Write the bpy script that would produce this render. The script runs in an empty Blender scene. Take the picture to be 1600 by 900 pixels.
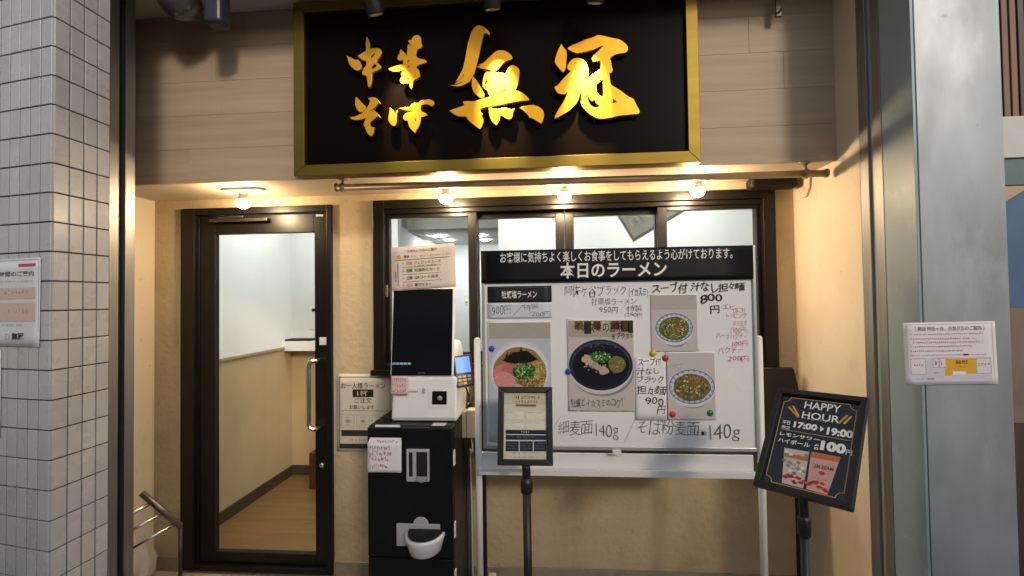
import bpy, bmesh, math, random
from mathutils import Vector, Matrix
random.seed(7)
R = math.radians
sc = bpy.context.scene
col = sc.collection

# ------------------------------------------------------------------ camera, sky, sun, exposure
cam_d = bpy.data.cameras.new('camera')
cam = bpy.data.objects.new('camera', cam_d)
col.objects.link(cam)
sc.camera = cam
cam_d.sensor_width = 36.0
cam_d.lens = 16.277
cam_d.clip_start = 0.05
cam_d.clip_end = 500.0
yaw, pitch, roll = 0.0775, 0.0216, 0.0137
cam.matrix_world = (Matrix.Translation((0.0, -2.5718, 1.56)) @ Matrix.Rotation(yaw, 4, 'Z')
                    @ Matrix.Rotation(pitch, 4, 'X') @ Matrix.Rotation(roll, 4, 'Y') @ Matrix.Rotation(R(90), 4, 'X'))

SUN_EL, SUN_AZ = R(23), R(27)            # azimuth to the right of the street-facing direction
world = bpy.data.worlds.new('World')
sc.world = world
world.use_nodes = True
nt = world.node_tree
bg = nt.nodes['Background']
sky = nt.nodes.new('ShaderNodeTexSky')
sky.sky_type = 'NISHITA'
sky.sun_disc = False
sky.sun_elevation = SUN_EL
sky.sun_rotation = R(180) - SUN_AZ
hsv = nt.nodes.new('ShaderNodeHueSaturation')     # thin white overcast
hsv.inputs['Saturation'].default_value = .42
nt.links.new(sky.outputs['Color'], hsv.inputs['Color'])
nt.links.new(hsv.outputs['Color'], bg.inputs['Color'])
bg.inputs['Strength'].default_value = 0.088

sun_d = bpy.data.lights.new('sun', 'SUN')
sun_d.energy = 0.7
sun_d.angle = R(7)
sun_d.color = (1.0, 0.86, 0.70)
sun = bpy.data.objects.new('sun', sun_d)
col.objects.link(sun)
to_sun = Vector((math.sin(SUN_AZ) * math.cos(SUN_EL), -math.cos(SUN_AZ) * math.cos(SUN_EL), math.sin(SUN_EL)))
sun.rotation_euler = to_sun.to_track_quat('Z', 'Y').to_euler()
sun.location = (3, -6, 5)

sc.view_settings.view_transform = 'Standard'
sc.view_settings.look = 'None'
sc.view_settings.exposure = 0.95
sc.view_settings.gamma = 1.0
sc.render.engine = 'CYCLES'
sc.cycles.use_denoising = True
sc.cycles.sample_clamp_indirect = 6.0
sc.cycles.max_bounces = 8


# ------------------------------------------------------------------ helpers
def lin(h):
    h = h.lstrip('#')
    c = [int(h[i:i + 2], 16) / 255 for i in (0, 2, 4)]
    return tuple(x / 12.92 if x <= .04045 else ((x + .055) / 1.055) ** 2.4 for x in c)


def mat(name, c, rough=.5, metal=0.0, var=0.0, vs=8.0, bump=0.0, bs=40.0, stretch=(1, 1, 1), spec=.5, coat=0.0, rvar=0.0, c2=None, detail=5.0, world=False):
    m = bpy.data.materials.new(name)
    m.use_nodes = True
    t = m.node_tree
    p = t.nodes['Principled BSDF']
    p.inputs['Base Color'].default_value = (*c, 1)
    p.inputs['Roughness'].default_value = rough
    p.inputs['Metallic'].default_value = metal
    p.inputs['Specular IOR Level'].default_value = spec
    p.inputs['Coat Weight'].default_value = coat
    p.inputs['Coat Roughness'].default_value = .05
    if var or bump or rvar or c2:
        tc = t.nodes.new('ShaderNodeTexCoord')
        mp = t.nodes.new('ShaderNodeMapping')
        mp.inputs['Scale'].default_value = stretch
        if world:
            ge = t.nodes.new('ShaderNodeNewGeometry')
            t.links.new(ge.outputs['Position'], mp.inputs['Vector'])
        else:
            t.links.new(tc.outputs['Object'], mp.inputs['Vector'])
    if var or c2:
        n = t.nodes.new('ShaderNodeTexNoise')
        n.inputs['Scale'].default_value = vs
        n.inputs['Detail'].default_value = detail
        n.inputs['Roughness'].default_value = .6
        t.links.new(mp.outputs['Vector'], n.inputs['Vector'])
        r = t.nodes.new('ShaderNodeValToRGB')
        a, b = r.color_ramp.elements
        a.position, b.position = .3, .7
        hi = c2 if c2 else tuple(min(1, x * (1 + var)) for x in c)
        lo = tuple(x * (1 - var) for x in c)
        a.color, b.color = (*lo, 1), (*hi, 1)
        t.links.new(n.outputs['Fac'], r.inputs['Fac'])
        t.links.new(r.outputs['Color'], p.inputs['Base Color'])
    if rvar:
        n3 = t.nodes.new('ShaderNodeTexNoise')
        n3.inputs['Scale'].default_value = vs * 2.3
        n3.inputs['Detail'].default_value = 4
        t.links.new(mp.outputs['Vector'], n3.inputs['Vector'])
        mr = t.nodes.new('ShaderNodeMapRange')
        mr.inputs['To Min'].default_value = max(.02, rough - rvar)
        mr.inputs['To Max'].default_value = min(1, rough + rvar)
        t.links.new(n3.outputs['Fac'], mr.inputs['Value'])
        t.links.new(mr.outputs['Result'], p.inputs['Roughness'])
    if bump:
        n2 = t.nodes.new('ShaderNodeTexNoise')
        n2.inputs['Scale'].default_value = bs
        n2.inputs['Detail'].default_value = 6
        t.links.new(mp.outputs['Vector'], n2.inputs['Vector'])
        bn = t.nodes.new('ShaderNodeBump')
        bn.inputs['Strength'].default_value = bump
        bn.inputs['Distance'].default_value = .01
        t.links.new(n2.outputs['Fac'], bn.inputs['Height'])
        t.links.new(bn.outputs['Normal'], p.inputs['Normal'])
    return m


def emit(name, c, s):
    m = bpy.data.materials.new(name)
    m.use_nodes = True
    p = m.node_tree.nodes['Principled BSDF']
    p.inputs['Base Color'].default_value = (*c, 1)
    p.inputs['Emission Color'].default_value = (*c, 1)
    p.inputs['Emission Strength'].default_value = s
    return m


def glass(name, tint=(1, 1, 1), ior=1.45, rough=0.0, mixmin=0.0):
    m = bpy.data.materials.new(name)
    m.use_nodes = True
    t = m.node_tree
    t.nodes.remove(t.nodes['Principled BSDF'])
    out = [n for n in t.nodes if n.type == 'OUTPUT_MATERIAL'][0]
    tr = t.nodes.new('ShaderNodeBsdfTransparent')
    tr.inputs['Color'].default_value = (*tint, 1)
    gl = t.nodes.new('ShaderNodeBsdfGlossy')
    gl.inputs['Roughness'].default_value = rough
    fr = t.nodes.new('ShaderNodeFresnel')
    fr.inputs['IOR'].default_value = ior
    ge = t.nodes.new('ShaderNodeNewGeometry')
    sb = t.nodes.new('ShaderNodeMath')
    sb.operation = 'SUBTRACT'
    sb.inputs[0].default_value = 1.0
    ml = t.nodes.new('ShaderNodeMath')
    ml.operation = 'MULTIPLY'
    t.links.new(ge.outputs['Backfacing'], sb.inputs[1])
    t.links.new(fr.outputs[0], ml.inputs[0])
    t.links.new(sb.outputs[0], ml.inputs[1])
    mx = t.nodes.new('ShaderNodeMixShader')
    t.links.new(ml.outputs[0], mx.inputs[0])      # only the outer face of a pane mirrors
    t.links.new(tr.outputs[0], mx.inputs[1])
    t.links.new(gl.outputs[0], mx.inputs[2])
    t.links.new(mx.outputs[0], out.inputs['Surface'])
    return m


def ink(name, rough=.55, coat=0.0):
    """paper and board print: the colour is the printed colour stored per face"""
    m = bpy.data.materials.new(name)
    m.use_nodes = True
    t = m.node_tree
    p = t.nodes['Principled BSDF']
    a = t.nodes.new('ShaderNodeVertexColor')
    a.layer_name = 'print'
    t.links.new(a.outputs['Color'], p.inputs['Base Color'])
    p.inputs['Roughness'].default_value = rough
    p.inputs['Coat Weight'].default_value = coat
    p.inputs['Coat Roughness'].default_value = .04
    return m


class MB:
    """collects shapes into one bmesh; build() links them as one object"""
    def __init__(self):
        self.bm = bmesh.new()

    def hexa(self, c, mi=0):
        v = [self.bm.verts.new(p) for p in c]
        for f in ((0, 3, 2, 1), (4, 5, 6, 7), (0, 1, 5, 4), (1, 2, 6, 5), (2, 3, 7, 6), (3, 0, 4, 7)):
            self.bm.faces.new([v[i] for i in f]).material_index = mi
        return v

    def box(self, x0, x1, y0, y1, z0, z1, mi=0):
        x0, x1 = sorted((x0, x1)); y0, y1 = sorted((y0, y1)); z0, z1 = sorted((z0, z1))
        return self.hexa([(x0, y0, z0), (x1, y0, z0), (x1, y1, z0), (x0, y1, z0), (x0, y0, z1), (x1, y0, z1), (x1, y1, z1), (x0, y1, z1)], mi)

    def tube(self, pts, r, seg=12, cap=True, mi=0):
        pts = [Vector(p) for p in pts]
        rr = r if isinstance(r, (list, tuple)) else [r] * len(pts)
        rings, ref = [], None
        for i, p in enumerate(pts):
            d = (pts[min(i + 1, len(pts) - 1)] - pts[max(i - 1, 0)]).normalized()
            if ref is None:
                ref = d.orthogonal().normalized()
            ref = (ref - d * ref.dot(d)).normalized()
            b = d.cross(ref)
            rings.append([self.bm.verts.new(p + (ref * math.cos(2 * math.pi * k / seg) + b * math.sin(2 * math.pi * k / seg)) * rr[i]) for k in range(seg)])
        for a, b in zip(rings, rings[1:]):
            for k in range(seg):
                f = self.bm.faces.new((a[k], a[(k + 1) % seg], b[(k + 1) % seg], b[k]))
                f.smooth = True
                f.material_index = mi
        if cap:
            self.bm.faces.new(rings[0][::-1]).material_index = mi
            self.bm.faces.new(rings[-1]).material_index = mi

    def lathe(self, c, prof, axis=(0, 0, 1), seg=24, mi=0):
        """prof: list of (radius, height along axis)"""
        c, ax = Vector(c), Vector(axis).normalized()
        u = ax.orthogonal().normalized()
        w = ax.cross(u)
        rings = []
        for r, h in prof:
            if r < 1e-6:
                rings.append([self.bm.verts.new(c + ax * h)])
            else:
                rings.append([self.bm.verts.new(c + ax * h + (u * math.cos(2 * math.pi * k / seg) + w * math.sin(2 * math.pi * k / seg)) * r) for k in range(seg)])
        for a, b in zip(rings, rings[1:]):
            for k in range(seg):
                k2 = (k + 1) % seg
                if len(a) == 1 and len(b) == 1:
                    continue
                if len(a) == 1:
                    f = self.bm.faces.new((a[0], b[k2], b[k]))
                elif len(b) == 1:
                    f = self.bm.faces.new((a[k], a[k2], b[0]))
                else:
                    f = self.bm.faces.new((a[k], a[k2], b[k2], b[k]))
                f.smooth = True
                f.material_index = mi

    def prism(self, poly, depth, mi=0):
        """poly: points in order; extruded along the vector depth"""
        d = Vector(depth)
        a = [self.bm.verts.new(p) for p in poly]
        b = [self.bm.verts.new(Vector(p) + d) for p in poly]
        n = len(a)
        self.bm.faces.new(a[::-1]).material_index = mi
        self.bm.faces.new(b).material_index = mi
        for i in range(n):
            self.bm.faces.new((a[i], a[(i + 1) % n], b[(i + 1) % n], b[i])).material_index = mi

    def build(self, name, m, parent=None, bevel=0.0, seg=2, matrix=None, smooth=False):
        bm = self.bm
        bmesh.ops.recalc_face_normals(bm, faces=bm.faces)
        if bevel:
            es = [e for e in bm.edges if len(e.link_faces) == 2 and e.calc_face_angle(0) > R(35)]
            bmesh.ops.bevel(bm, geom=es, offset=bevel, segments=seg, profile=.5, affect='EDGES', clamp_overlap=True)
        if smooth:
            for f in bm.faces:
                f.smooth = True
        me = bpy.data.meshes.new(name)
        bm.to_mesh(me)
        bm.free()
        for mm in (m if isinstance(m, (list, tuple)) else [m]):
            me.materials.append(mm)
        return link(name, me, parent, matrix)


def link(name, me, parent=None, matrix=None):
    o = bpy.data.objects.new(name, me)
    col.objects.link(o)
    if parent is not None:
        o.parent = parent
        o.matrix_parent_inverse = parent_inv(parent)
    if matrix is not None:
        o.matrix_basis = matrix
    return o


def parent_inv(p):
    m = p.matrix_basis.copy()
    q = p
    while q.parent is not None:
        m = q.parent.matrix_basis @ q.matrix_parent_inverse @ m if False else q.matrix_parent_inverse @ m
        m = q.parent.matrix_basis @ m
        q = q.parent
    return m.inverted()


def tag(o, label=None, cat=None, group=None, kind=None):
    for k, v in (('label', label), ('category', cat), ('group', group), ('kind', kind)):
        if v:
            o[k] = v
    return o


def thing(name, loc, label, cat, group=None):
    o = bpy.data.objects.new(name, None)
    o.empty_display_size = .1
    col.objects.link(o)
    o.location = loc
    o.matrix_basis = Matrix.Translation(loc)
    return tag(o, label, cat, group)


def basis(fr):
    o, u, v = (Vector(a) for a in fr)
    n = u.cross(v)
    m = Matrix.Identity(4)
    for i in range(3):
        m[i][0], m[i][1], m[i][2], m[i][3] = u[i], v[i], n[i], o[i]
    return m


def frame_rect(b, x0, x1, z0, z1, wl, wr, wt, wb, y0, y1):
    b.box(x0, x0 + wl, y0, y1, z0, z1)
    b.box(x1 - wr, x1, y0, y1, z0, z1)
    b.box(x0 + wl, x1 - wr, y0, y1, z1 - wt, z1)
    b.box(x0 + wl, x1 - wr, y0, y1, z0, z0 + wb)


# ---- lettering: text outlines come from the built-in font and are laid flat as printed ink
_glyphs = {}


def glyphs(s, bold=0.0):
    k = (s, bold)
    if k not in _glyphs:
        cu = bpy.data.curves.new('text', 'FONT')
        cu.body = s
        cu.size = 1.0
        cu.offset = bold
        cu.resolution_u = 3
        cu.fill_mode = 'BOTH' if hasattr(cu, 'fill_mode') else None
        o = bpy.data.objects.new('text', cu)
        me = o.to_mesh()
        vs = [(v.co.x, v.co.y) for v in me.vertices]
        fs = [tuple(p.vertices) for p in me.polygons]
        o.to_mesh_clear()
        bpy.data.objects.remove(o)
        bpy.data.curves.remove(cu)
        x0 = min((v[0] for v in vs), default=0); x1 = max((v[0] for v in vs), default=1)
        y0 = min((v[1] for v in vs), default=0); y1 = max((v[1] for v in vs), default=1)
        _glyphs[k] = (vs, fs, x0, x1, y0, y1)
    return _glyphs[k]


class Print:
    """flat print in local (u, v): sheets of ink a fraction of a millimetre apart"""
    STEP = .00025

    def __init__(self):
        self.v, self.f, self.c = [], [], []

    def add(self, pts, faces, c, layer):
        k = len(self.v)
        z = layer * self.STEP
        self.v += [(x, y, z) for x, y in pts]
        for f in faces:
            self.f.append(tuple(i + k for i in f))
            self.c.append(lin(c) if isinstance(c, str) else c)

    def poly(self, pts, c, layer=1):
        self.add(pts, [tuple(range(len(pts)))], c, layer)

    def rect(self, u0, v0, u1, v1, c, layer=1):
        self.poly([(u0, v0), (u1, v0), (u1, v1), (u0, v1)], c, layer)

    def frame(self, u0, v0, u1, v1, w, c, layer=1):
        self.rect(u0, v0, u1, v0 + w, c, layer)
        self.rect(u0, v1 - w, u1, v1, c, layer)
        self.rect(u0, v0 + w, u0 + w, v1 - w, c, layer)
        self.rect(u1 - w, v0 + w, u1, v1 - w, c, layer)

    def ell(self, cx, cy, rx, ry, c, layer=1, n=32, rough=0.0, rot=0.0):
        pts = []
        ph = random.random() * 6
        for i in range(n):
            a = 2 * math.pi * i / n
            k = 1 + rough * (math.sin(3 * a + ph) * .5 + math.sin(7 * a + 2 * ph) * .3 + random.uniform(-.4, .4))
            x, y = rx * k * math.cos(a), ry * k * math.sin(a)
            pts.append((cx + x * math.cos(rot) - y * math.sin(rot), cy + x * math.sin(rot) + y * math.cos(rot)))
        self.poly(pts, c, layer)

    def ring(self, cx, cy, rx, ry, w, c, layer=1, n=40):
        for i in range(n):
            a, b = 2 * math.pi * i / n, 2 * math.pi * (i + 1) / n
            self.poly([(cx + rx * math.cos(a), cy + ry * math.sin(a)), (cx + rx * math.cos(b), cy + ry * math.sin(b)),
                       (cx + (rx - w) * math.cos(b), cy + (ry - w) * math.sin(b)), (cx + (rx - w) * math.cos(a), cy + (ry - w) * math.sin(a))], c, layer)

    def line(self, pts, w, c, layer=1):
        for (x0, y0), (x1, y1) in zip(pts, pts[1:]):
            d = math.hypot(x1 - x0, y1 - y0) or 1e-9
            nx, ny = -(y1 - y0) / d * w / 2, (x1 - x0) / d * w / 2
            self.poly([(x0 + nx, y0 + ny), (x0 - nx, y0 - ny), (x1 - nx, y1 - ny), (x1 + nx, y1 + ny)], c, layer)

    def text(self, s, u0, v0, u1, v1, c, layer=2, bold=0.0, hand=0.0, shear=0.0):
        """text fitted into the box; hand > 0 writes it character by character like a marker pen"""
        if hand:
            return self.written(s, u0, v0, u1, v1, c, layer, bold, hand, shear)
        vs, fs, x0, x1, y0, y1 = glyphs(s, bold)
        w, h = u1 - u0, v1 - v0
        pts = []
        for x, y in vs:
            a, b = (x - x0) / (x1 - x0 + 1e-9), (y - y0) / (y1 - y0 + 1e-9)
            pts.append((u0 + w * a + shear * h * (b - .5), v0 + h * b))
        self.add(pts, fs, c, layer)

    def written(self, s, u0, v0, u1, v1, c, layer, bold, hand, shear):
        cjk, num = glyphs('国')[2:], glyphs('0')[2:]
        wid = [.45 if ch == ' ' else .42 if ch in '1()' else .62 if ord(ch) < 128 else .8 if ch in 'ッィァュョ々' else 1.0 for ch in s]
        k = (u1 - u0) / sum(wid)
        h = v1 - v0
        x = u0
        drift = random.uniform(-.02, .02)
        for ch, wd in zip(s, wid):
            if ch != ' ':
                vs, fs, gx0, gx1, gy0, gy1 = glyphs(ch, bold)
                asc = ord(ch) < 128
                r_ = num if asc else cjk
                cw = k * wd * .92
                sx = random.uniform(1 - 1.6 * hand, 1 + 1.2 * hand)
                sy = random.uniform(1 - 2.4 * hand, 1 + 1.0 * hand)
                dy = random.uniform(-1.2, 1.2) * hand + drift
                rot = random.uniform(-1.3, 1.3) * hand
                sh = shear + random.uniform(-1.5, 1.5) * hand
                ph = random.random() * 6
                pts = []
                for px, py in vs:
                    b = (py - r_[2]) / (r_[3] - r_[2]) - .5
                    a = ((px - (gx0 + gx1) / 2) / (r_[1] - r_[0])) if asc else (px - r_[0]) / (r_[1] - r_[0]) - .5
                    a += .35 * hand * math.sin(4 * b + ph)
                    b += .35 * hand * math.sin(4 * a + ph * 2) + .12 * a * hand * 6
                    a, b = a * sx + sh * b, b * sy + dy + rot * a
                    pts.append((x + k * wd / 2 + a * cw, (v0 + v1) / 2 + b * h * (.80 if asc else .96)))
                self.add(pts, fs, c, layer)
            x += k * wd

    def tiny(self, u0, v0, u1, v1, c, layer=2, seed=None, dens=.8):
        """a line of writing too small to read in the photograph: broken pen strokes"""
        h = v1 - v0
        x = u0
        while x < u1 - h * .4:
            if random.random() < dens:
                w = h * random.uniform(.55, .8)
                for _ in range(3):
                    if random.random() < .5:
                        y = v0 + h * random.random() * .85
                        self.rect(x, y, min(x + w, u1), y + h * .13, c, layer)
                    else:
                        xx = x + w * random.random() * .8
                        self.rect(xx, v0 + h * random.uniform(0, .3), xx + h * .13, v1 - h * random.uniform(0, .2), c, layer)
            x += h * .95

    def scrawl(self, u0, v0, u1, v1, c, layer=2, n=8, w=.0012):
        """hasty handwriting that cannot be read"""
        cw = (u1 - u0) / n
        for i in range(n):
            for _ in range(3):
                x, y = u0 + cw * (i + random.uniform(.05, .4)), v0 + (v1 - v0) * random.uniform(.15, .9)
                p = [(x, y)]
                for _ in range(3):
                    x += cw * random.uniform(-.2, .35)
                    y += (v1 - v0) * random.uniform(-.4, .35)
                    p.append((x, max(v0, min(v1, y))))
                self.line(p, w, c, layer)

    def build(self, name, m, fr, parent=None):
        me = bpy.data.meshes.new(name)
        me.from_pydata(self.v, [], self.f)
        ca = me.color_attributes.new('print', 'FLOAT_COLOR', 'CORNER')
        i = 0
        buf = []
        for p, c in zip(me.polygons, self.c):
            for _ in p.vertices:
                buf += [c[0], c[1], c[2], 1.0]
        ca.data.foreach_set('color', buf)
        me.materials.append(m)
        return link(name, me, parent, basis(fr) if not isinstance(fr, Matrix) else fr)


def sheet(name, fr, u0, v0, u1, v1, m, parent=None, curl=0.0, th=.0006, n=8, drop=0.0):
    """a sheet of paper: thin, with a slight curl away from what it is stuck to"""
    bm = bmesh.new()
    top, bot = [], []
    for j in range(n + 1):
        rt, rb = [], []
        for i in range(n + 1):
            a, b = i / n, j / n
            z = curl * ((2 * a - 1) ** 4 * (1 - b) + .4 * (2 * b - 1) ** 4) - .0004
            x, y = u0 + (u1 - u0) * a, v0 + (v1 - v0) * b
            rt.append(bm.verts.new((x, y, z)))
            rb.append(bm.verts.new((x, y, z - th)))
        top.append(rt); bot.append(rb)
    for j in range(n):
        for i in range(n):
            bm.faces.new((top[j][i], top[j][i + 1], top[j + 1][i + 1], top[j + 1][i])).smooth = True
            bm.faces.new((bot[j][i], bot[j + 1][i], bot[j + 1][i + 1], bot[j][i + 1])).smooth = True
    for i in range(n):
        bm.faces.new((top[0][i + 1], top[0][i], bot[0][i], bot[0][i + 1]))
        bm.faces.new((top[n][i], top[n][i + 1], bot[n][i + 1], bot[n][i]))
        bm.faces.new((top[i][0], top[i + 1][0], bot[i + 1][0], bot[i][0]))
        bm.faces.new((top[i + 1][n], top[i][n], bot[i][n], bot[i + 1][n]))
    me = bpy.data.meshes.new(name)
    bm.to_mesh(me)
    bm.free()
    me.materials.append(m)
    return link(name, me, parent, basis(fr))


# ------------------------------------------------------------------ materials
M = {}
M['plaster'] = mat('beige_plaster', (.53, .425, .265), .9, var=.09, vs=3.5, bump=.5, bs=30)
M['cream'] = mat('cream_plaster', (.67, .575, .425), .8, var=.06, vs=2.5, bump=.12, bs=30)
M['soffit'] = mat('soffit_board', (.58, .49, .36), .7, var=.04, vs=3)
M['plank'] = mat('limed_wood', (.45, .335, .225), .6, var=.11, vs=3.0, bump=.12, bs=30, stretch=(.35, 1, 7), rvar=.1)
M['plank2'] = mat('limed_wood_dark', (.43, .318, .212), .6, var=.11, vs=3.4, bump=.12, bs=30, stretch=(.35, 1, 7), rvar=.1)
M['upper'] = mat('upper_panel', (.5, .44, .38), .7, var=.05)
M['skirt'] = mat('mortar_skirting', (.30, .26, .20), .85, var=.12, vs=9, bump=.2, bs=40)
M['concrete'] = mat('entrance_concrete', (.34, .28, .2), .8, var=.2, vs=5, bump=.25, bs=50)
M['street'] = mat('street_paving', (.22, .21, .2), .85, var=.15, vs=4, bump=.2, bs=60)
M['black_alu'] = mat('black_aluminium', (.007, .006, .005), .38, spec=.32, var=.15, vs=6, rvar=.08, stretch=(1, 1, .2))
M['glass'] = glass('window_glass')
M['chrome'] = mat('chrome', (.85, .83, .80), .24, metal=1.0, rvar=.05)
M['steel'] = mat('brushed_steel', (.31, .305, .295), .52, metal=.9, var=.12, vs=3, stretch=(30, 30, .6), bump=.03, bs=20, rvar=.08)
M['black'] = mat('black_gap', (.008, .008, .008), .6)
M['tile'] = mat('glazed_tile', (.44, .435, .43), .28, var=.06, vs=4, rvar=.08, bump=.03, bs=16, world=True)
tm0 = M['tile'].node_tree
tb = tm0.nodes['Principled BSDF']
src_ = tb.inputs['Base Color'].links[0].from_socket
oi = tm0.nodes.new('ShaderNodeObjectInfo')
mr = tm0.nodes.new('ShaderNodeMapRange')
mr.inputs['To Min'].default_value = .92
mr.inputs['To Max'].default_value = 1.05
mm_ = tm0.nodes.new('ShaderNodeVectorMath')
mm_.operation = 'SCALE'
tm0.links.new(oi.outputs['Random'], mr.inputs['Value'])
tm0.links.new(src_, mm_.inputs[0])
tm0.links.new(mr.outputs['Result'], mm_.inputs['Scale'])
tm0.links.new(mm_.outputs['Vector'], tb.inputs['Base Color'])


def stain(m, c, scale, lo, hi, amt, stretch=(1, 1, 1)):
    '''patches of dirt or wear in their own colour over a material'''
    t = m.node_tree
    p = t.nodes['Principled BSDF']
    tc = t.nodes.new('ShaderNodeTexCoord')
    mp = t.nodes.new('ShaderNodeMapping')
    mp.inputs['Scale'].default_value = stretch
    n = t.nodes.new('ShaderNodeTexNoise')
    n.inputs['Scale'].default_value = scale
    n.inputs['Detail'].default_value = 9
    n.inputs['Roughness'].default_value = .65
    g_ = t.nodes.new('ShaderNodeMapRange')
    g_.inputs['From Min'].default_value = lo
    g_.inputs['From Max'].default_value = hi
    g_.inputs['To Max'].default_value = amt
    mx = t.nodes.new('ShaderNodeMix')
    mx.data_type = 'RGBA'
    t.links.new(tc.outputs['Object'], mp.inputs['Vector'])
    t.links.new(mp.outputs['Vector'], n.inputs['Vector'])
    t.links.new(n.outputs['Fac'], g_.inputs['Value'])
    t.links.new(g_.outputs['Result'], mx.inputs['Factor'])
    if p.inputs['Base Color'].links:
        t.links.new(p.inputs['Base Color'].links[0].from_socket, mx.inputs[6])
    else:
        mx.inputs[6].default_value = p.inputs['Base Color'].default_value
    mx.inputs[7].default_value = (*c, 1)
    t.links.new(mx.outputs[2], p.inputs['Base Color'])


M['grout'] = mat('dark_grout', (.075, .07, .068), .9, var=.2, vs=30)
M['paintgrey'] = mat('weathered_grey_paint', (.33, .36, .375), .44, metal=.22, var=.22, vs=2.6, bump=.14, bs=6, rvar=.2, stretch=(1, 1, .6))
M['painttop'] = mat('weathered_blue_paint', (.27, .34, .36), .42, var=.18, vs=2.6, bump=.1, bs=9, rvar=.15, stretch=(1, 1, .5))
M['gold'] = mat('brass_frame', (.20, .135, .022), .46, metal=.85, var=.1, vs=4, rvar=.06, stretch=(.4, 1, 3))
M['signblack'] = mat('black_acrylic', (.0045, .0024, .0010), .3, spec=.035, rvar=.04)
M['goldleaf'] = mat('gold_lettering', (.80, .37, .014), .36, metal=.6, var=.10, vs=7, rvar=.08)
M['blackpaint'] = mat('black_powder_coat', (.012, .012, .012), .4, var=.2, vs=20, bump=.03, bs=200)
M['whiteplastic'] = mat('white_plastic', (.72, .72, .72), .35, var=.025, vs=5, rvar=.08)
M['greyplastic'] = mat('grey_plastic', (.32, .32, .33), .4, var=.05)
M['silverplastic'] = mat('silver_plastic', (.55, .55, .56), .35, metal=.3, var=.05)
M['screen'] = mat('dark_screen', (.006, .006, .008), .12, spec=.6)
M['cabinet'] = mat('black_steel_cabinet', (.006, .006, .007), .36, spec=.3, var=.25, vs=7, bump=.02, bs=180, rvar=.08)
M['whitemetal'] = mat('white_enamel', (.76, .74, .72), .38, var=.03, vs=6, rvar=.08)
M['alu'] = mat('aluminium_edge', (.55, .54, .52), .38, metal=.6, var=.05, stretch=(1, 1, 6))
M['board'] = mat('whiteboard_surface', (.78, .77, .755), .25, var=.03, vs=2.0, rvar=.08)
M['darkpanel'] = mat('dark_panel', (.012, .009, .007), .65, spec=.3, var=.2, vs=8)
M['paper'] = mat('white_paper', (.75, .735, .72), .75, var=.025, vs=14)
M['creampaper'] = mat('cream_paper', (.74, .62, .50), .75, var=.03, vs=14)
M['greypaper'] = mat('grey_poster_paper', (.58, .55, .47), .6, var=.03, vs=14)
M['laminate'] = mat('laminated_paper', (.62, .64, .66), .25, var=.03, vs=9, coat=.3)
M['ink'] = ink('printed_ink')
M['glossink'] = ink('glossy_print', .3, .7)
M['marker'] = ink('marker_ink', .35)
M['bulb'] = emit('bulb_glow', (1.0, .72, .43), 225)
M['lamp_white'] = mat('lamp_plate', (.75, .72, .66), .4)
M['brown'] = mat('brown_enamel', (.30, .21, .12), .38, var=.12, vs=12, rvar=.1, metal=.2)
M['intwhite'] = mat('interior_wallpaper', (.72, .74, .72), .85, var=.02, vs=6, bump=.06, bs=120)
M['wainscot'] = mat('interior_wainscot', (.42, .32, .175), .65, var=.06, vs=3)
M['floorwood'] = mat('oak_floor', (.185, .105, .034), .42, var=.22, vs=2.6, stretch=(.5, 5, 1), rvar=.1)
M['baseboard'] = mat('dark_baseboard', (.05, .035, .02), .5, var=.1)
M['ceilpanel'] = emit('ceiling_light_panel', (.96, 1.0, .97), 16.0)
M['downlight'] = emit('downlight_glow', (.95, 1.0, 1.0), 70.0)
M['intgrey'] = mat('interior_ceiling', (.46, .50, .47), .8, var=.03)
M['intdark'] = mat('interior_trim', (.30, .33, .31), .7, var=.04)
M['redbox'] = mat('red_brown_box', (.06, .022, .014), .6, var=.1)
M['beigeplastic'] = mat('beige_plastic', (.62, .56, .40), .45, var=.05)
M['cable'] = mat('black_cable', (.01, .01, .01), .5)
M['olive'] = mat('olive_metal', (.10, .085, .04), .45, metal=.4, var=.1)
M['dome'] = mat('smoked_dome', (.075, .07, .082), .10, spec=.8, coat=.5)
M['navyhousing'] = mat('navy_housing', (.035, .036, .06), .35, var=.1)
M['bag'] = mat('translucent_bag', (.46, .42, .36), .45, var=.08, vs=10, bump=.5, bs=14)
M['tealpaint'] = mat('teal_paint', (.10, .17, .17), .5, var=.1)
M['slatwood'] = mat('brown_slat', (.19, .095, .05), .55, var=.2, vs=4, stretch=(3, 3, .4))
M['slatdark'] = mat('dark_slat', (.07, .04, .03), .55, var=.2, vs=4, stretch=(3, 3, .4))
M['offwhite'] = mat('offwhite_board', (.62, .60, .57), .6, var=.05)
M['tan'] = mat('tan_board', (.50, .34, .19), .6, var=.15, vs=5, stretch=(1, 1, 5))
M['bluepanel'] = mat('blue_panel', (.06, .13, .24), .5, var=.12)
M['brownpanel'] = mat('brown_panel', (.20, .14, .10), .6, var=.15)
M['mred'] = mat('red_magnet', (.55, .02, .05), .3)
M['mblue'] = mat('blue_magnet', (.015, .06, .45), .3)
M['myel'] = mat('yellow_magnet', (.65, .42, .02), .3)
M['mgreen'] = mat('green_magnet', (.01, .20, .08), .3)
M['lcd'] = emit('lcd_blue', (.16, .30, .75), .42)
M['sticker'] = mat('clear_sticker', (.5, .46, .46), .3)
M['frontglass'] = glass('frame_cover', (.97, .97, .97), 1.45)

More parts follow.
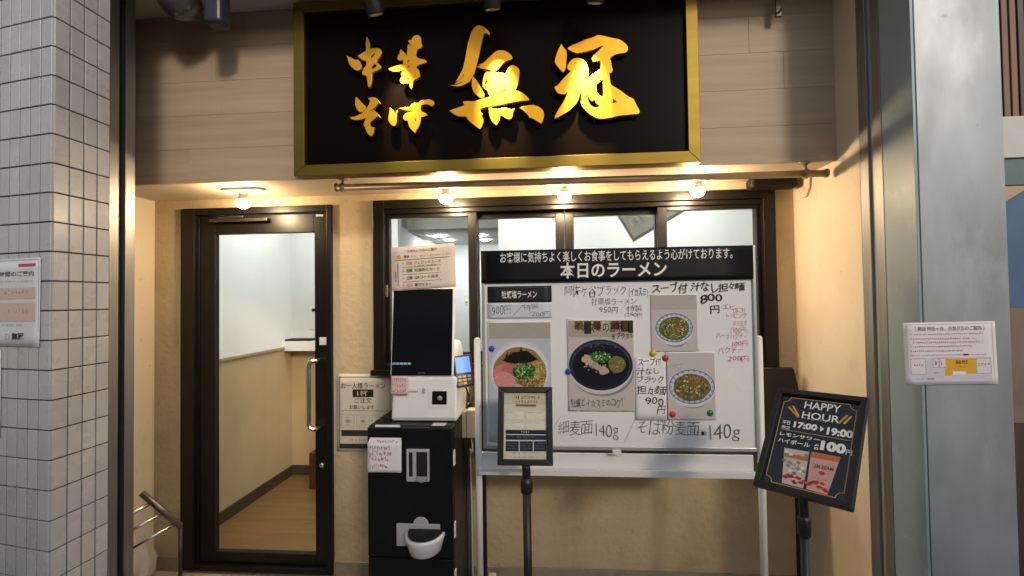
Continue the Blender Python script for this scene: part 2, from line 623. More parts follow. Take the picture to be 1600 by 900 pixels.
stain(M['plaster'], (.24, .18, .10), 2.2, .48, .74, .42)
stain(M['plaster'], (.20, .15, .09), 19, .62, .70, .5)
stain(M['cream'], (.34, .27, .19), 3.0, .56, .78, .5, (1, 1, .5))
stain(M['cream'], (.25, .2, .15), 16, .66, .72, .5)
stain(M['paintgrey'], (.22, .25, .27), 3.5, .5, .7, .6, (1.5, 1.5, .35))
stain(M['paintgrey'], (.50, .52, .54), 5, .55, .72, .6, (1, 1, .4))
stain(M['paintgrey'], (.13, .15, .16), 13, .68, .74, .5)
stain(M['painttop'], (.42, .45, .46), 9, .58, .7, .55)
stain(M['skirt'], (.14, .12, .09), 9, .5, .7, .6)
# ------------------------------------------------------------------ ground
b = MB()
b.box(-60, 60, -60, -.9, -.3, -.006)
tag(b.build('street', M['street']), kind='structure')
b = MB()
b.box(-2.6, 1.6, -.9, .02, -.3, 0)
tag(b.build('entrance_floor', M['concrete']), kind='structure')

# the far side of the shopping street, behind the camera: it is what glass and gloss mirror
op = thing('opposite_building', (0, -9, 0), 'dark two storey building across the street behind the viewer', 'building')
b = MB()
b.box(-30, 30, -13, -9, 0, 4.6)
b.build('wall', mat('opposite_wall', (.16, .15, .14), .8, var=.2, vs=1.5), op)
for i in range(-7, 8):
    b = MB()
    b.box(i * 3 - 1.1, i * 3 + 1.1, -9.05, -8.98, .2 if i % 3 else .9, 2.4)
    b.build('window', mat('opposite_window', (.03, .035, .04), .15), op)
b = MB()
b.box(-30, 30, -9.0, -7.9, 2.75, 3.0)
b.build('awning', mat('opposite_awning', (.10, .10, .11), .7), op)

# ------------------------------------------------------------------ shop front
XL, XR = -2.3242, 1.3133
ZS = 2.165                      # soffit height
shop = thing('ramen_shop', (-.5, 0, 0), 'beige plaster ramen shop front with wooden fascia, black door and black window', 'shop front')
DX0, DX1, DZ0, DZ1 = -2.1451, -1.2303, .012, 2.11
WX0, WX1, WZ1 = -.9832, 1.2078, 2.1225
WZ0 = 1.1476
b = MB()
b.box(XL - .1, DX0, 0, .14, -.1, ZS + .05)
b.box(DX0, DX1, 0, .14, DZ1, ZS + .05)
b.box(DX1, WX0, 0, .14, -.1, ZS + .05)
b.box(WX0, WX1, 0, .14, WZ1, ZS + .05)
b.box(WX0, WX1, 0, .14, -.1, WZ0)
b.box(WX1, XR + .2, 0, .14, -.1, ZS + .05)
b.box(DX0, DX1, 0, .14, -.1, DZ0 - .004)
b.build('front_wall', M['plaster'], shop)
b = MB()
b.box(XR, XR + .2, -.53, 0, -.1, 3.3)
b.build('side_wall', M['cream'], shop)
b = MB()
b.box(XL - .2, XL, -.66, 0, -.1, 3.3)
b.build('side_wall', M['cream'], shop)
b = MB()
b.box(XL, XR, -.362, 0, ZS, ZS + .03)
b.build('soffit', M['soffit'], shop)
b = MB()                                             # mortar skirting, a little proud of the plaster
for x0, x1 in ((XL, DX0), (DX1, XR)):
    b.box(x0, x1, -.012, 0, 0, .085)
b.build('skirting', M['skirt'], shop, bevel=.003)
# fascia of limed wood boards
fas = MB()
fas.box(XL, XR, -.362, -.33, ZS + .03, 3.3)
fas = fas.build('fascia', M['upper'], shop)
ZT = 3.0168
rows = 5
hh = (ZT - ZS + .004) / rows
for r_ in range(rows):
    x = XL
    first = random.uniform(.35, .9)
    while x < XR - .001:
        L = first if x == XL else random.uniform(.75, 1.1)
        x2 = min(x + L, XR)
        if XR - x2 < .2:
            x2 = XR
        p = MB()
        z0 = ZS - .004 + r_ * hh
        dy = random.uniform(0, .0012)
        p.box(x + .0004, x2 - .0004, -.38 - dy, -.363, z0 + .0003, z0 + hh - .0004)
        p.build('plank', M['plank'] if random.random() < .6 else M['plank2'], fas, bevel=.0008, seg=1)
        x = x2
b = MB()
b.box(XL, XR, -.374, -.363, ZT + .002, 3.3)
b.build('upper_panel', M['offwhite'], shop)
b = MB()                                             # canopy ceiling over the entrance
b.box(-2.6, 1.6, -.82, -.375, 3.02, 3.25)
b.build('canopy_ceiling', M['offwhite'], shop)

# entrance door
door = MB()
frame_rect(door, DX0, DX1, DZ0, DZ1, .085, .03, .04, .035, -.022, .1)
door.box(DX0 + .085, DX0 + .1, .0, .1, DZ0 + .035, DZ1 - .04)
door = door.build('door', M['black_alu'], shop, bevel=.003)
LX0, LX1, LZ0, LZ1 = DX0 + .103, DX1 - .033, DZ0 + .038, DZ1 - .044
GX0, GX1 = -1.9521, -1.344
GZ0, GZ1 = 0.1116, 1.9581
b = MB()
frame_rect(b, LX0, LX1, LZ0, LZ1, GX0 - LX0, LX1 - GX1, LZ1 - GZ1, GZ0 - LZ0, .005, .045)
b.build('door_leaf', M['black_alu'], door, bevel=.003)
b = MB()
b.box(GX0 - .004, GX1 + .004, .024, .030, GZ0 - .004, GZ1 + .004)
b.build('pane', M['glass'], door)
# D handle
hx = -1.3551
z0, z1 = 0.8342, 1.2195
b = MB()
pts = [(GX1 + .03, .004, z1), (GX1 + .028, -.03, z1), (GX1 + .018, -.042, z1), (hx + .03, -.045, z1), (hx + .008, -.046, z1 - .008), (hx, -.047, z1 - .03)]
pts += [(hx, -.047, z1 - .05 - (z1 - z0 - .1) * t) for t in (0, .5, 1)]
pts += [(hx, -.047, z0 + .03), (hx + .008, -.046, z0 + .008), (hx + .03, -.045, z0), (GX1 + .018, -.042, z0), (GX1 + .028, -.03, z0), (GX1 + .03, .004, z0)]
b.tube(pts, .0125, 16)
b.build('handle', M['chrome'], door)
b = MB()
c = (-1.3024, 0.0, 0.6199)
b.lathe((c[0], .006, c[2]), [(0, 0), (.016, 0), (.016, .006), (.013, .010), (.012, .012), (0, .012)], (0, -1, 0))
b.box(c[0] - .0015, c[0] + .0015, -.0075, -.005, c[2] - .006, c[2] + .006)
b.build('lock', M['chrome'], door)
b = MB()                                             # alarm sensor plate
c = (-1.2913, 0.0, 1.3274)
b.box(c[0] - .020, c[0] + .020, -.006, .004, c[2] - .022, c[2] + .022)
b.box(c[0] - .008, c[0] + .008, -.008, -.006, c[2] - .008, c[2] + .008)
b.build('sensor', M['whiteplastic'], door, bevel=.002)
b = MB()                                             # door closer along the head of the leaf
x0, x1, zc = -1.9597, -1.6089, 2.0365
b.box(x0, x1, -.030, .003, zc - .012, zc + .006)
b.tube([(x0 + .05, -.034, zc + .010), (x0 + .22, -.045, zc + .012)], .006, 8)
b.build('closer', mat('dull_steel', (.12, .10, .07), .3, metal=.8), door, bevel=.003)
b = MB()
c = (-1.2966, -0.02, 2.047)
b.box(c[0] - .02, c[0] + .02, -.028, -.0225, c[2] - .005, c[2] + .005)
b.build('strike_label', M['whiteplastic'], door)

# four-sash sliding window
win = MB()
frame_rect(win, WX0, WX1, WZ0, WZ1, .062, .062, .05, .05, -.03, .11)
win.box(WX0 + .062, WX1 - .062, -.012, .004, WZ1 - .075, WZ1 - .05)      # running rail of the outer track
win.box(WX0 - .012, WX1 + .012, -.05, -.031, WZ0 - .012, WZ0 + .02)
win = win.build('window', M['black_alu'], shop, bevel=.003)
s_x = [WX0 + .064, -0.4169, 0.0992, 0.625, WX1 - .064]
st = .050
for i in range(4):
    y0 = .006 if i in (0, 3) else .05
    a = s_x[i] - (.0 if i == 0 else (.028 if i in (1, 2) else .022))
    e = s_x[i + 1] + (.0 if i == 3 else (.028 if i in (1, 2) else .022))
    z1 = WZ1 - .052
    b = MB()
    wl = .02 if i == 0 else st
    wr = .02 if i == 3 else st
    if i == 1:
        a += .004; e = s_x[2] - .001
    if i == 2:
        a = s_x[2] + .001; e -= .004
    frame_rect(b, a, e, WZ0 + .052, z1, wl, wr, .045 if i in (0, 3) else .055, .06, y0, y0 + .034)
    s = b.build('sash', M['black_alu'], win, bevel=.002)
    b = MB()
    b.box(a + wl - .004, e - wr + .004, y0 + .014, y0 + .019, WZ0 + .052 + .056, z1 - .041)
    b.build('pane', M['glass'], win)
b = MB()
c = (-0.9162, 0.0, 1.6085)
b.box(c[0] - .008, c[0] + .008, -.002, .0055, c[2] - .035, c[2] + .035)
b.build('finger_pull', mat('bronze_pull', (.3, .2, .1), .4, metal=.7), win, bevel=.003)
b = MB()                                             # crescent latch at the meeting stile
c = (-0.4528, 0.02, 1.5476)
b.box(c[0] - .012, c[0] + .004, -.004, .006, c[2] - .03, c[2] + .03)
b.lathe((c[0] - .004, -.004, c[2]), [(0, .014), (.010, .012), (.012, 0)], (0, -1, 0), 12)
b.build('latch', M['silverplastic'], win, bevel=.002)

# ------------------------------------------------------------------ dining room seen through the glass
room = thing('dining_room', (-1.2, 1.5, 0), 'bright white dining room behind the glass with wood floor and beige wainscot', 'room interior')
IX = -2.335
YB = 1.48                       # back wall of the lobby
WE = -1.3351
b = MB()
b.box(IX - .1, IX, .142, YB + .1, -.1, 2.75)
b.build('wall', M['intwhite'], room)
b = MB()
b.box(IX, WE, YB, YB + .1, -.1, 2.75)
b.build('wall', M['intwhite'], room)
b = MB()
px0 = -0.4106
b.box(px0, 2.2, 1.30, 1.40, -.1, 2.75)               # partition that closes the right half
b.build('wall', M['intwhite'], room)
b = MB()
b.box(-1.6, 2.2, 4.2, 4.3, -.1, 2.75)
b.box(-1.7, -1.6, YB + .1, 4.3, -.1, 2.75)
b.build('wall', M['intwhite'], room)
b = MB()
b.box(1.9, 2.0, .142, 1.3, -.1, 2.75)
b.build('wall', M['intwhite'], room)
b = MB()
b.box(IX, 2.2, .142, YB + .1, 2.66, 2.75)
b.build('ceiling', M['intwhite'], room)
zb = 2.2267
b = MB()
b.box(WE, px0, 1.75, 1.95, zb, 2.7)                  # dropped beam
b.build('beam', M['intgrey'], room)
zc = 2.3605
b = MB()
b.box(-1.6, 2.2, 1.95, 4.2, zc, zc + .1)
cl = b.build('ceiling', M['intgrey'], room)
b = MB()
q0, q1 = (-1.5303, 2.6, 2.2745), (-1.3592, 2.6, 2.2704)
b.prism([(q0[0] - .5, 2.2, zc - .02), (q0[0] - .2, 2.2, zc - .02), (q0[0] + .15, 3.4, zc - .02), (q0[0] - .25, 3.4, zc - .02)], (0, 0, .018))
b.build('ceiling_panel', M['intdark'], cl)
for q in ((-1.3256, 3.1588, 2.355), (-1.3263, 3.617, 2.355), (-0.8342, 3.2175, 2.355), (-0.8391, 3.6739, 2.355)):
    b = MB()
    b.lathe((q[0], q[1], zc + .001), [(0, -.012), (.055, -.012), (.06, 0)], (0, 0, 1), 12)
    b.build('downlight', M['downlight'], cl)
# wainscot, dado rail, baseboard
zw = 1.135
b = MB()
b.box(IX + .001, IX + .012, .142, YB - .013, .0, zw)
b.box(IX + .001, WE - .02, YB - .012, YB - .001, .0, zw)
wn = b.build('wainscot', M['wainscot'], room)
b = MB()
b.box(IX + .013, IX + .028, .142, YB - .03, zw, zw + .022)
b.box(IX + .013, WE - .02, YB - .029, YB - .013, zw, zw + .022)
b.build('dado_rail', mat('dado_wood', (.30, .22, .13), .5), room, bevel=.002)
b = MB()
b.box(IX + .013, IX + .024, .142, YB - .025, .0, .085)
b.box(IX + .013, WE - .02, YB - .024, YB - .013, .0, .085)
b.build('baseboard', M['baseboard'], room)
fl = MB()
fl.box(IX, 2.2, .142, 4.2, -.2, -.014)
fl = fl.build('floor', M['baseboard'], room)
y = .142
while y < YB - .03:
    x = IX + .024
    first = random.uniform(.4, .9)
    while x < 0.0:
        L = first if x < IX + .03 else random.uniform(.7, 1.1)
        p = MB()
        p.box(x + .0006, min(x + L, .2) - .0006, y + .0006, min(y + .15, YB - .026) - .0006, -.013, random.uniform(-.0006, 0))
        p.build('plank', M['floorwood'], fl)
        x += L
    y += .15
b = MB()                                             # shelf box on the lobby wall
x0, x1 = -2.3376, -2.0968
z0, z1 = 1.1215, 1.2059
b.box(x0, x1 + .1, 1.33, YB, z0, z1)
b.build('shelf', M['intwhite'], room, bevel=.003)
b = MB()
b.box(x0 + .02, x1 + .02, 1.35, YB - .01, z1 + .001, z1 + .018)
b.build('shelf_top', M['black'], room)
b = MB()
x0, x1 = -2.1664, -2.0582
b.box(x0, x1, YB - .006, YB - .0005, 1.3048, 1.5014)
b.build('wall_notice', M['paper'], room)
b = MB()
b.box(x0 + .03, x0 + .14, YB - .0095, YB - .007, 1.4609, 1.4899)
b.build('wall_notice_bar', M['black'], room)
b = MB()
x0 = -1.9962
b.box(x0, x0 + .3, 1.15, 1.4, .001, 0.2975)
b.build('box', M['redbox'], room, bevel=.004)
# slanted hanging board inside
cn = (0.6084, 0.75, 1.9445)
W2, H2 = .20, .20
fr = ((cn[0] + .866 * W2 - .5 * H2, .75, cn[2] + .5 * W2 + .866 * H2), (.866, 0, .5), (-.5, 0, .866))
hb = thing('hanging_board', fr[0], 'grey framed board hanging aslant inside the window at its right half', 'sign board')
b = MB()
frame_rect(b, -W2, W2, -H2, H2, .012, .012, .012, .022, -.015, .015)
b.build('frame', mat('grey_board_frame', (.26, .27, .26), .5, var=.1), hb, matrix=basis((fr[0], fr[1], fr[2])) @ Matrix.Rotation(R(90), 4, 'X') @ Matrix.Rotation(R(180), 4, 'X'))
b = MB()
b.box(-W2 + .012, W2 - .012, -.008, .008, -H2 + .022, H2 - .012)
b.build('panel', mat('grey_board_face', (.58, .61, .60), .6, var=.1, vs=5), hb, matrix=basis(fr) @ Matrix.Rotation(R(-90), 4, 'X'))
b = MB()
b.tube([(fr[0][0] - .05, .75, fr[0][2] + .1), (fr[0][0] - .05, .75, 2.66)], .002, 6)
b.build('wire', M['chrome'], hb)
pr = Print()
for k in range(3):
    pr.line([(-.15 + k * .04, -.10), (-.147 + k * .04, -.055), (-.115 + k * .04, -.053), (-.110 + k * .04, -.100)], .011, '#e4e8e4', 1)
pr.build('lettering', M['ink'], Matrix.Translation(Vector(basis(fr).col[2][:3]) * .009) @ basis(fr), hb)
# ceiling light panels that light the room
for i, (x, y) in enumerate(((-1.75, .85), (-.2, .75), (1.0, .75))):
    t = thing('ceiling_light', (x, y, 2.6), ['white ceiling light panel above the door lobby', 'white ceiling light panel behind the left half of the window', 'white ceiling light panel behind the right half of the window'][i], 'ceiling light', 'ceiling light panels inside')
    b = MB()
    b.box(x - .25, x + .25, y - .15, y + .15, 2.635, 2.655)
    b.build('diffuser', M['ceilpanel'], t)
    b = MB()
    for xa, xb, ya, yb in ((-.27, -.252, -.17, .17), (.252, .27, -.17, .17), (-.252, .252, -.17, -.152), (-.252, .252, .152, .17)):
        b.box(x + xa, x + xb, y + ya, y + yb, 2.625, 2.659)
    b.build('rim', M['whitemetal'], t)

# ------------------------------------------------------------------ shutter guide rails
for side, lab in ((-1, 'brushed steel shutter guide beside the white tiled pillar'), (1, 'brushed steel shutter guide beside the grey painted pillar')):
    x = -1.945 if side < 0 else XR
    t = thing('shutter_guide', (x, -.6, 0), lab, 'shutter guide', 'shutter guide rails')
    d = side
    y0, y1 = -.661, -.531
    ya, yb = -.614, -.582
    for ra, rb in ((y0, ya), (yb, y1)):
        b = MB()
        b.box(x, x + d * .06, ra, rb, 0, 3.3)
        b.build('rail', M['steel'], t, bevel=.002)
    b = MB()
    b.box(x + d * .02, x + d * .06, ya + .0005, yb - .0005, 0, 3.3)
    b.build('groove', M['black'], t)
    if side < 0:
        b = MB()
        b.box(x - .055, x - .4, -.93, -.532, 0, 3.3)
        b.build('backing', M['black'], t)

# ------------------------------------------------------------------ tiled pillar
pil = thing('tiled_pillar', (-1.9, -1.1, 0), 'pillar of white vertical tiles with dark joints at the left edge', 'pillar')
ca, sa = math.cos(R(10)), math.sin(R(10))
P0 = Vector((-1.6655, -1.138, 0))
fu = Vector((-ca, sa, 0))                              # along the street face, away from the corner
fn = Vector((-sa, -ca, 0))
su = Vector((0, 1, 0))
sn = Vector((1, 0, 0))
core_in = P0 - sn * .005 - fn * .005
b = MB()
g = .0011
c0 = P0 - sn * g - fn * g
poly = [c0, c0 + fu * 1.2, c0 + fu * 1.2 + Vector((0, .45, 0)), Vector((c0.x, P0.y + .205, 0))]
b.prism([(p.x, p.y, 0) for p in poly], (0, 0, 3.4))
b.build('core', M['grout'], pil)
zj = 1.56 + .1785


def tile_mesh(w):
    t = MB()
    t.box(0, w, -.006, 0, .0025, .0975)
    bm = t.bm
    es = [e for e in bm.edges if all(abs(v.co.y + .006) < 1e-6 for v in e.verts)]
    bmesh.ops.bevel(bm, geom=es, offset=.0007, segments=1, affect='EDGES')
    bmesh.ops.recalc_face_normals(bm, faces=bm.faces)
    me = bpy.data.meshes.new('tile')
    bm.to_mesh(me)
    bm.free()
    me.materials.append(M['tile'])
    return me


tm, tc_ = tile_mesh(.0445), tile_mesh(.0475)
stray = bmesh.new()
for k in range(-18, 17):
    z = zj - .1 * k
    if z < -.05 or z > 3.3:
        continue
    for f_, n_c in ((0, 16), (1, 4)):
        for j in range(n_c):
            if f_ == 0:
                # local x runs along +(-fu); origin at the far end of the tile
                ux, nn = -fu, fn
                org = P0 + fu * (.05 * (j + 1) - .00275)
            else:
                ux, nn = su, sn
                org = P0 + su * (.05 * j + .00275)
            if j == 0:
                me = tc_
                org = P0 + fu * .0473 if f_ == 0 else P0 + su * 0.0002
            else:
                me = tm
            tilt = random.uniform(-.0006, .0006)
            m4 = Matrix.Identity(4)
            yv = -nn
            for i in range(3):
                m4[i][0], m4[i][1], m4[i][2], m4[i][3] = ux[i], yv[i], (0, 0, 1)[i], (org + nn * tilt)[i]
            m4[2][3] = z
            if .42 < z < 2.75 and j < 6:
                o = link('tile', me, pil, m4)
            else:
                t = bmesh.new()
                t.from_mesh(me)
                t.transform(m4)
                tmp = bpy.data.meshes.new('tmp')
                t.to_mesh(tmp)
                t.free()
                stray.from_mesh(tmp)
                bpy.data.meshes.remove(tmp)
me = bpy.data.meshes.new('tile_field')
stray.to_mesh(me)
stray.free()
me.materials.append(M['tile'])
o = link('tile_field', me, pil)
tag(o, kind='stuff')

# ------------------------------------------------------------------ painted pillar on the right
pp = thing('painted_pillar', (1.5, -.7, 0), 'weathered grey blue painted steel pillar right of the shop entrance', 'pillar')
b = MB()
PX1 = 1.6089
b.box(XR + .012, PX1, -.822, -.30, -.02, 3.4)
b.build('pillar_face', M['paintgrey'], pp, bevel=.0012, seg=1)
b = MB()
b.box(XR, XR + .0105, -.819, -.665, -.02, 3.4)
b.build('pillar_side', M['painttop'], pp, bevel=.0008, seg=1)

# ------------------------------------------------------------------ neighbouring shop at the right edge
ng = thing('neighbour_shopfront', (1.9, -.45, 0), 'sliver of a neighbouring shop with brown slats above a white band', 'shop front')
Yn = -.5
nx0 = PX1 - .02
b = MB()
b.box(nx0, 2.6, Yn + .03, Yn + .1, 0, 3.4)
b.build('wall', M['slatdark'], ng)
z_a, z_b, z_c, z_d, z_e = 2.2791, 2.1076, 1.9954, 1.4934, 1.0199
x = nx0
k = 0
while x < 2.5:
    b = MB()
    b.box(x, x + .024, Yn - .004, Yn + .029, z_a, 3.4)
    b.build('slat', M['slatwood'] if k % 3 else M['slatdark'], ng, bevel=.002)
    x += .032
    k += 1
b = MB()
b.box(nx0, 2.6, Yn - .03, Yn + .029, z_b, z_a)
b.build('fascia', M['offwhite'], ng, bevel=.003)
b = MB()
b.box(nx0, 2.6, Yn - .02, Yn + .029, z_c, z_b - .001)
b.build('lintel', M['tealpaint'], ng, bevel=.003)
b = MB()
b.box(nx0, 2.6, Yn - .002, Yn + .029, z_d, z_c - .001)
b.build('blue_panel', M['bluepanel'], ng)
b = MB()
xa = 1.8864
b.prism([(nx0, Yn - .003, z_c - .002), (nx0, Yn - .003, z_d + .25), (nx0 + .40, Yn - .003, z_c - .002)], (0, -.014, 0))
b.build('board', M['tan'], ng)
b = MB()
b.box(nx0, 2.6, Yn - .008, Yn + .029, z_e, z_d - .001)
b.build('brown_panel', M['brownpanel'], ng)
b = MB()
b.box(nx0, 2.6, Yn - .012, Yn + .029, 0, z_e - .001)
b.build('base_panel', M['slatdark'], ng)
b = MB()
b.box(nx0, nx0 + .028, Yn - .016, Yn - .013, 0, z_d)
b.build('edge_strip', M['tan'], ng)

# ------------------------------------------------------------------ name sign with raised gold characters
sg = thing('shop_sign', (-.256, -.42, 2.155), 'large black shop sign with brass frame and gold brush characters on the fascia', 'sign')
SX0, SX1, SZ0, SZ1 = -1.2008, .6888, 2.155, 2.996
b = MB()
w = .052
for poly in (((SX0, SZ0), (SX1, SZ0), (SX1 - w, SZ0 + w), (SX0 + w, SZ0 + w)), ((SX1, SZ0), (SX1, SZ1), (SX1 - w, SZ1 - w), (SX1 - w, SZ0 + w)),
             ((SX1, SZ1), (SX0, SZ1), (SX0 + w, SZ1 - w), (SX1 - w, SZ1 - w)), ((SX0, SZ1), (SX0, SZ0), (SX0 + w, SZ0 + w), (SX0 + w, SZ1 - w))):
    b.prism([(x, -.462, z) for x, z in poly], (0, .072, 0))
b.build('frame', M['gold'], sg, bevel=.0015, seg=1)
b = MB()
b.box(SX0 + w - .002, SX1 - w + .002, -.44, -.39, SZ0 + w - .002, SZ1 - w + .002)
b.build('panel', M['signblack'], sg)


def soft(pts, it=1):
    for _ in range(it):
        q = []
        n = len(pts)
        for i in range(n):
            (x0, y0), (x1, y1) = pts[i], pts[(i + 1) % n]
            xp, yp = pts[i - 1]
            # keep sharp brush tips: only round gentle turns
            a = math.atan2(y0 - yp, x0 - xp)
            c = math.atan2(y1 - y0, x1 - x0)
            d = abs((c - a + math.pi) % (2 * math.pi) - math.pi)
            if d > R(75):
                q.append((x0, y0))
            else:
                q.append((x0 * .78 + xp * .22, y0 * .78 + yp * .22))
                q.append((x0 * .78 + x1 * .22, y0 * .78 + y1 * .22))
        pts = q
    return pts


def character(name, loops, lab):
    cu = bpy.data.curves.new(name, 'CURVE')
    cu.dimensions = '2D'
    cu.fill_mode = 'BOTH'
    cu.extrude = .006
    cu.bevel_depth = .0012
    cu.bevel_resolution = 1
    for lp in loops:
        lp = soft(lp)
        s = cu.splines.new('POLY')
        s.points.add(len(lp) - 1)
        for p, (x, y) in zip(s.points, lp):
            p.co = (x, y, 0, 1)
        s.use_cyclic_u = True
    o = bpy.data.objects.new(name, cu)
    me = bpy.data.meshes.new_from_object(o)
    bpy.data.objects.remove(o)
    me.name = name
    me.materials.append(M['goldleaf'])
    fr_ = ((-0.22619, -0.452, 2.55917), (1.0, 0.0, 0.0), (0.0, 0.0, 1.0))
    o = link(name, me, sg, Matrix.Translation((0, -.016, 0)) @ basis(fr_))
    if lab:
        o['label'] = lab
    return o


character('character', [
    [(-0.703, 0.1545), (-0.682, 0.1438), (-0.6629, 0.1325), (-0.6479, 0.1334), (-0.6386, 0.1175), (-0.6328, 0.1035), (-0.6371, 0.0866), (-0.651, 0.0822), (-0.665, 0.0863), (-0.6788, 0.099), (-0.691, 0.1134), (-0.6978, 0.1343)],
    [(-0.6075, 0.2397), (-0.6019, 0.236), (-0.5972, 0.2213), (-0.5938, 0.2074), (-0.5918, 0.1936), (-0.5926, 0.1817), (-0.5808, 0.1827), (-0.5669, 0.1847), (-0.553, 0.1839), (-0.5427, 0.1789), (-0.5375, 0.1684), (-0.5387, 0.1548), (-0.5447, 0.1415), (-0.5534, 0.1317), (-0.5639, 0.1203), (-0.557, 0.1131), (-0.5467, 0.1058), (-0.5398, 0.0969), (-0.5406, 0.0867), (-0.5503, 0.0821), (-0.5642, 0.076), (-0.5747, 0.0714), (-0.5834, 0.0684), (-0.5835, 0.0497), (-0.5847, 0.0293), (-0.589, 0.009), (-0.5953, -0.0002), (-0.6012, 0.0028), (-0.6045, 0.0235), (-0.6068, 0.044), (-0.6088, 0.0578), (-0.6199, 0.0584), (-0.6286, 0.0605), (-0.6295, 0.0759), (-0.6231, 0.0893), (-0.6144, 0.1008), (-0.6074, 0.109), (-0.6097, 0.1279), (-0.6194, 0.1274), (-0.6298, 0.1324), (-0.6419, 0.1433), (-0.6506, 0.1517), (-0.6366, 0.1601), (-0.6226, 0.1679), (-0.6093, 0.1734), (-0.6113, 0.1947), (-0.6118, 0.2153)],
    [(-0.5897, 0.1473), (-0.5775, 0.1552), (-0.5653, 0.1607), (-0.5688, 0.153), (-0.5793, 0.1416), (-0.5888, 0.1346)],
    [(-0.5866, 0.0942), (-0.5779, 0.104), (-0.5692, 0.1121), (-0.564, 0.105), (-0.5578, 0.0968), (-0.5676, 0.0915), (-0.5815, 0.0854), (-0.5867, 0.0847)]], 'small gold character at the upper left of the sign')
character('character', [
    [(-0.3804, 0.231), (-0.3684, 0.2348), (-0.3547, 0.2313), (-0.348, 0.2207), (-0.3482, 0.2037), (-0.3465, 0.1935), (-0.3415, 0.1881), (-0.3433, 0.178), (-0.3519, 0.17), (-0.3638, 0.1707), (-0.3674, 0.1607), (-0.3737, 0.1458), (-0.3683, 0.1302), (-0.3558, 0.1228), (-0.3404, 0.1192), (-0.3285, 0.1162), (-0.3228, 0.1075), (-0.3287, 0.101), (-0.3441, 0.0984), (-0.3595, 0.0925), (-0.3708, 0.088), (-0.3698, 0.0795), (-0.3597, 0.0705), (-0.3581, 0.0585), (-0.3538, 0.0465), (-0.3583, 0.0349), (-0.372, 0.0271), (-0.3858, 0.021), (-0.3876, 0.0093), (-0.3901, -0.0075), (-0.3947, -0.0168), (-0.4004, -0.0121), (-0.4023, 0.0032), (-0.4046, 0.0135), (-0.4201, 0.0092), (-0.4355, 0.0083), (-0.4458, 0.0155), (-0.4474, 0.0275), (-0.4411, 0.0391), (-0.4352, 0.0439), (-0.442, 0.0527), (-0.4385, 0.0627), (-0.4281, 0.0689), (-0.4264, 0.0756), (-0.4401, 0.0713), (-0.459, 0.0688), (-0.4814, 0.07), (-0.4951, 0.0751), (-0.5037, 0.0831), (-0.4881, 0.0884), (-0.4674, 0.0941), (-0.4468, 0.0988), (-0.4323, 0.1014), (-0.4329, 0.1133), (-0.4321, 0.1235), (-0.4449, 0.1191), (-0.4562, 0.1214), (-0.4595, 0.1318), (-0.456, 0.1452), (-0.4463, 0.1531), (-0.4479, 0.1634), (-0.4427, 0.1717), (-0.4342, 0.1627), (-0.424, 0.1519), (-0.4172, 0.1414), (-0.4128, 0.1377), (-0.4137, 0.1531), (-0.4111, 0.1733), (-0.4088, 0.1919), (-0.3996, 0.188), (-0.3911, 0.1841), (-0.3995, 0.1965), (-0.408, 0.2088), (-0.4028, 0.2136), (-0.3915, 0.2113), (-0.389, 0.223)],
    [(-0.4192, 0.1092), (-0.4106, 0.1172), (-0.3968, 0.1182), (-0.4055, 0.1119), (-0.4158, 0.1063)], [(-0.4177, 0.0803), (-0.4125, 0.0885), (-0.4005, 0.0936), (-0.4023, 0.0879), (-0.4126, 0.081)],
    [(-0.4251, 0.0247), (-0.413, 0.0326), (-0.4, 0.0377), (-0.4028, 0.0303), (-0.4165, 0.0249)], [(-0.3821, 0.0428), (-0.3769, 0.051), (-0.3718, 0.0525), (-0.3746, 0.0442), (-0.3805, 0.0394)]], 'small gold character second in the upper row')
character('character', [
    [(-0.6613, -0.0433), (-0.6511, -0.0509), (-0.6365, -0.0689), (-0.6234, -0.0824), (-0.6138, -0.0915), (-0.6207, -0.1041), (-0.6266, -0.1139), (-0.6398, -0.1162), (-0.65, -0.11), (-0.6587, -0.0952), (-0.6645, -0.0805), (-0.6644, -0.0618)],
    [(-0.6018, -0.051), (-0.5895, -0.0495), (-0.5749, -0.0482), (-0.5618, -0.0546), (-0.5561, -0.0626), (-0.5488, -0.0715), (-0.5425, -0.0804), (-0.546, -0.0803), (-0.5541, -0.0727), (-0.5577, -0.0812), (-0.5665, -0.0937), (-0.5783, -0.1032), (-0.5929, -0.1097), (-0.6032, -0.1155), (-0.5929, -0.1125), (-0.5783, -0.1083), (-0.5696, -0.1165), (-0.5609, -0.124), (-0.5508, -0.1345), (-0.5413, -0.1478), (-0.5451, -0.1471), (-0.5552, -0.1357), (-0.564, -0.1439), (-0.5757, -0.152), (-0.5904, -0.1628), (-0.5977, -0.1711), (-0.5934, -0.1799), (-0.5862, -0.1888), (-0.5789, -0.1906), (-0.5737, -0.1936), (-0.5784, -0.2006), (-0.5785, -0.2149), (-0.5836, -0.229), (-0.5909, -0.231), (-0.601, -0.224), (-0.6097, -0.2108), (-0.6155, -0.1962), (-0.6198, -0.1831), (-0.625, -0.1786), (-0.6211, -0.1644), (-0.6151, -0.1517), (-0.6092, -0.1434), (-0.6195, -0.1458), (-0.6371, -0.1508), (-0.6562, -0.1528), (-0.6738, -0.1506), (-0.684, -0.1459), (-0.6905, -0.1369), (-0.6781, -0.1383), (-0.6634, -0.1353), (-0.6457, -0.1274), (-0.631, -0.1223), (-0.6237, -0.114), (-0.6148, -0.1044), (-0.6089, -0.0989), (-0.6, -0.0849), (-0.5941, -0.0709), (-0.5925, -0.0594), (-0.5998, -0.0548)]], 'small gold hiragana character at the lower left of the sign')
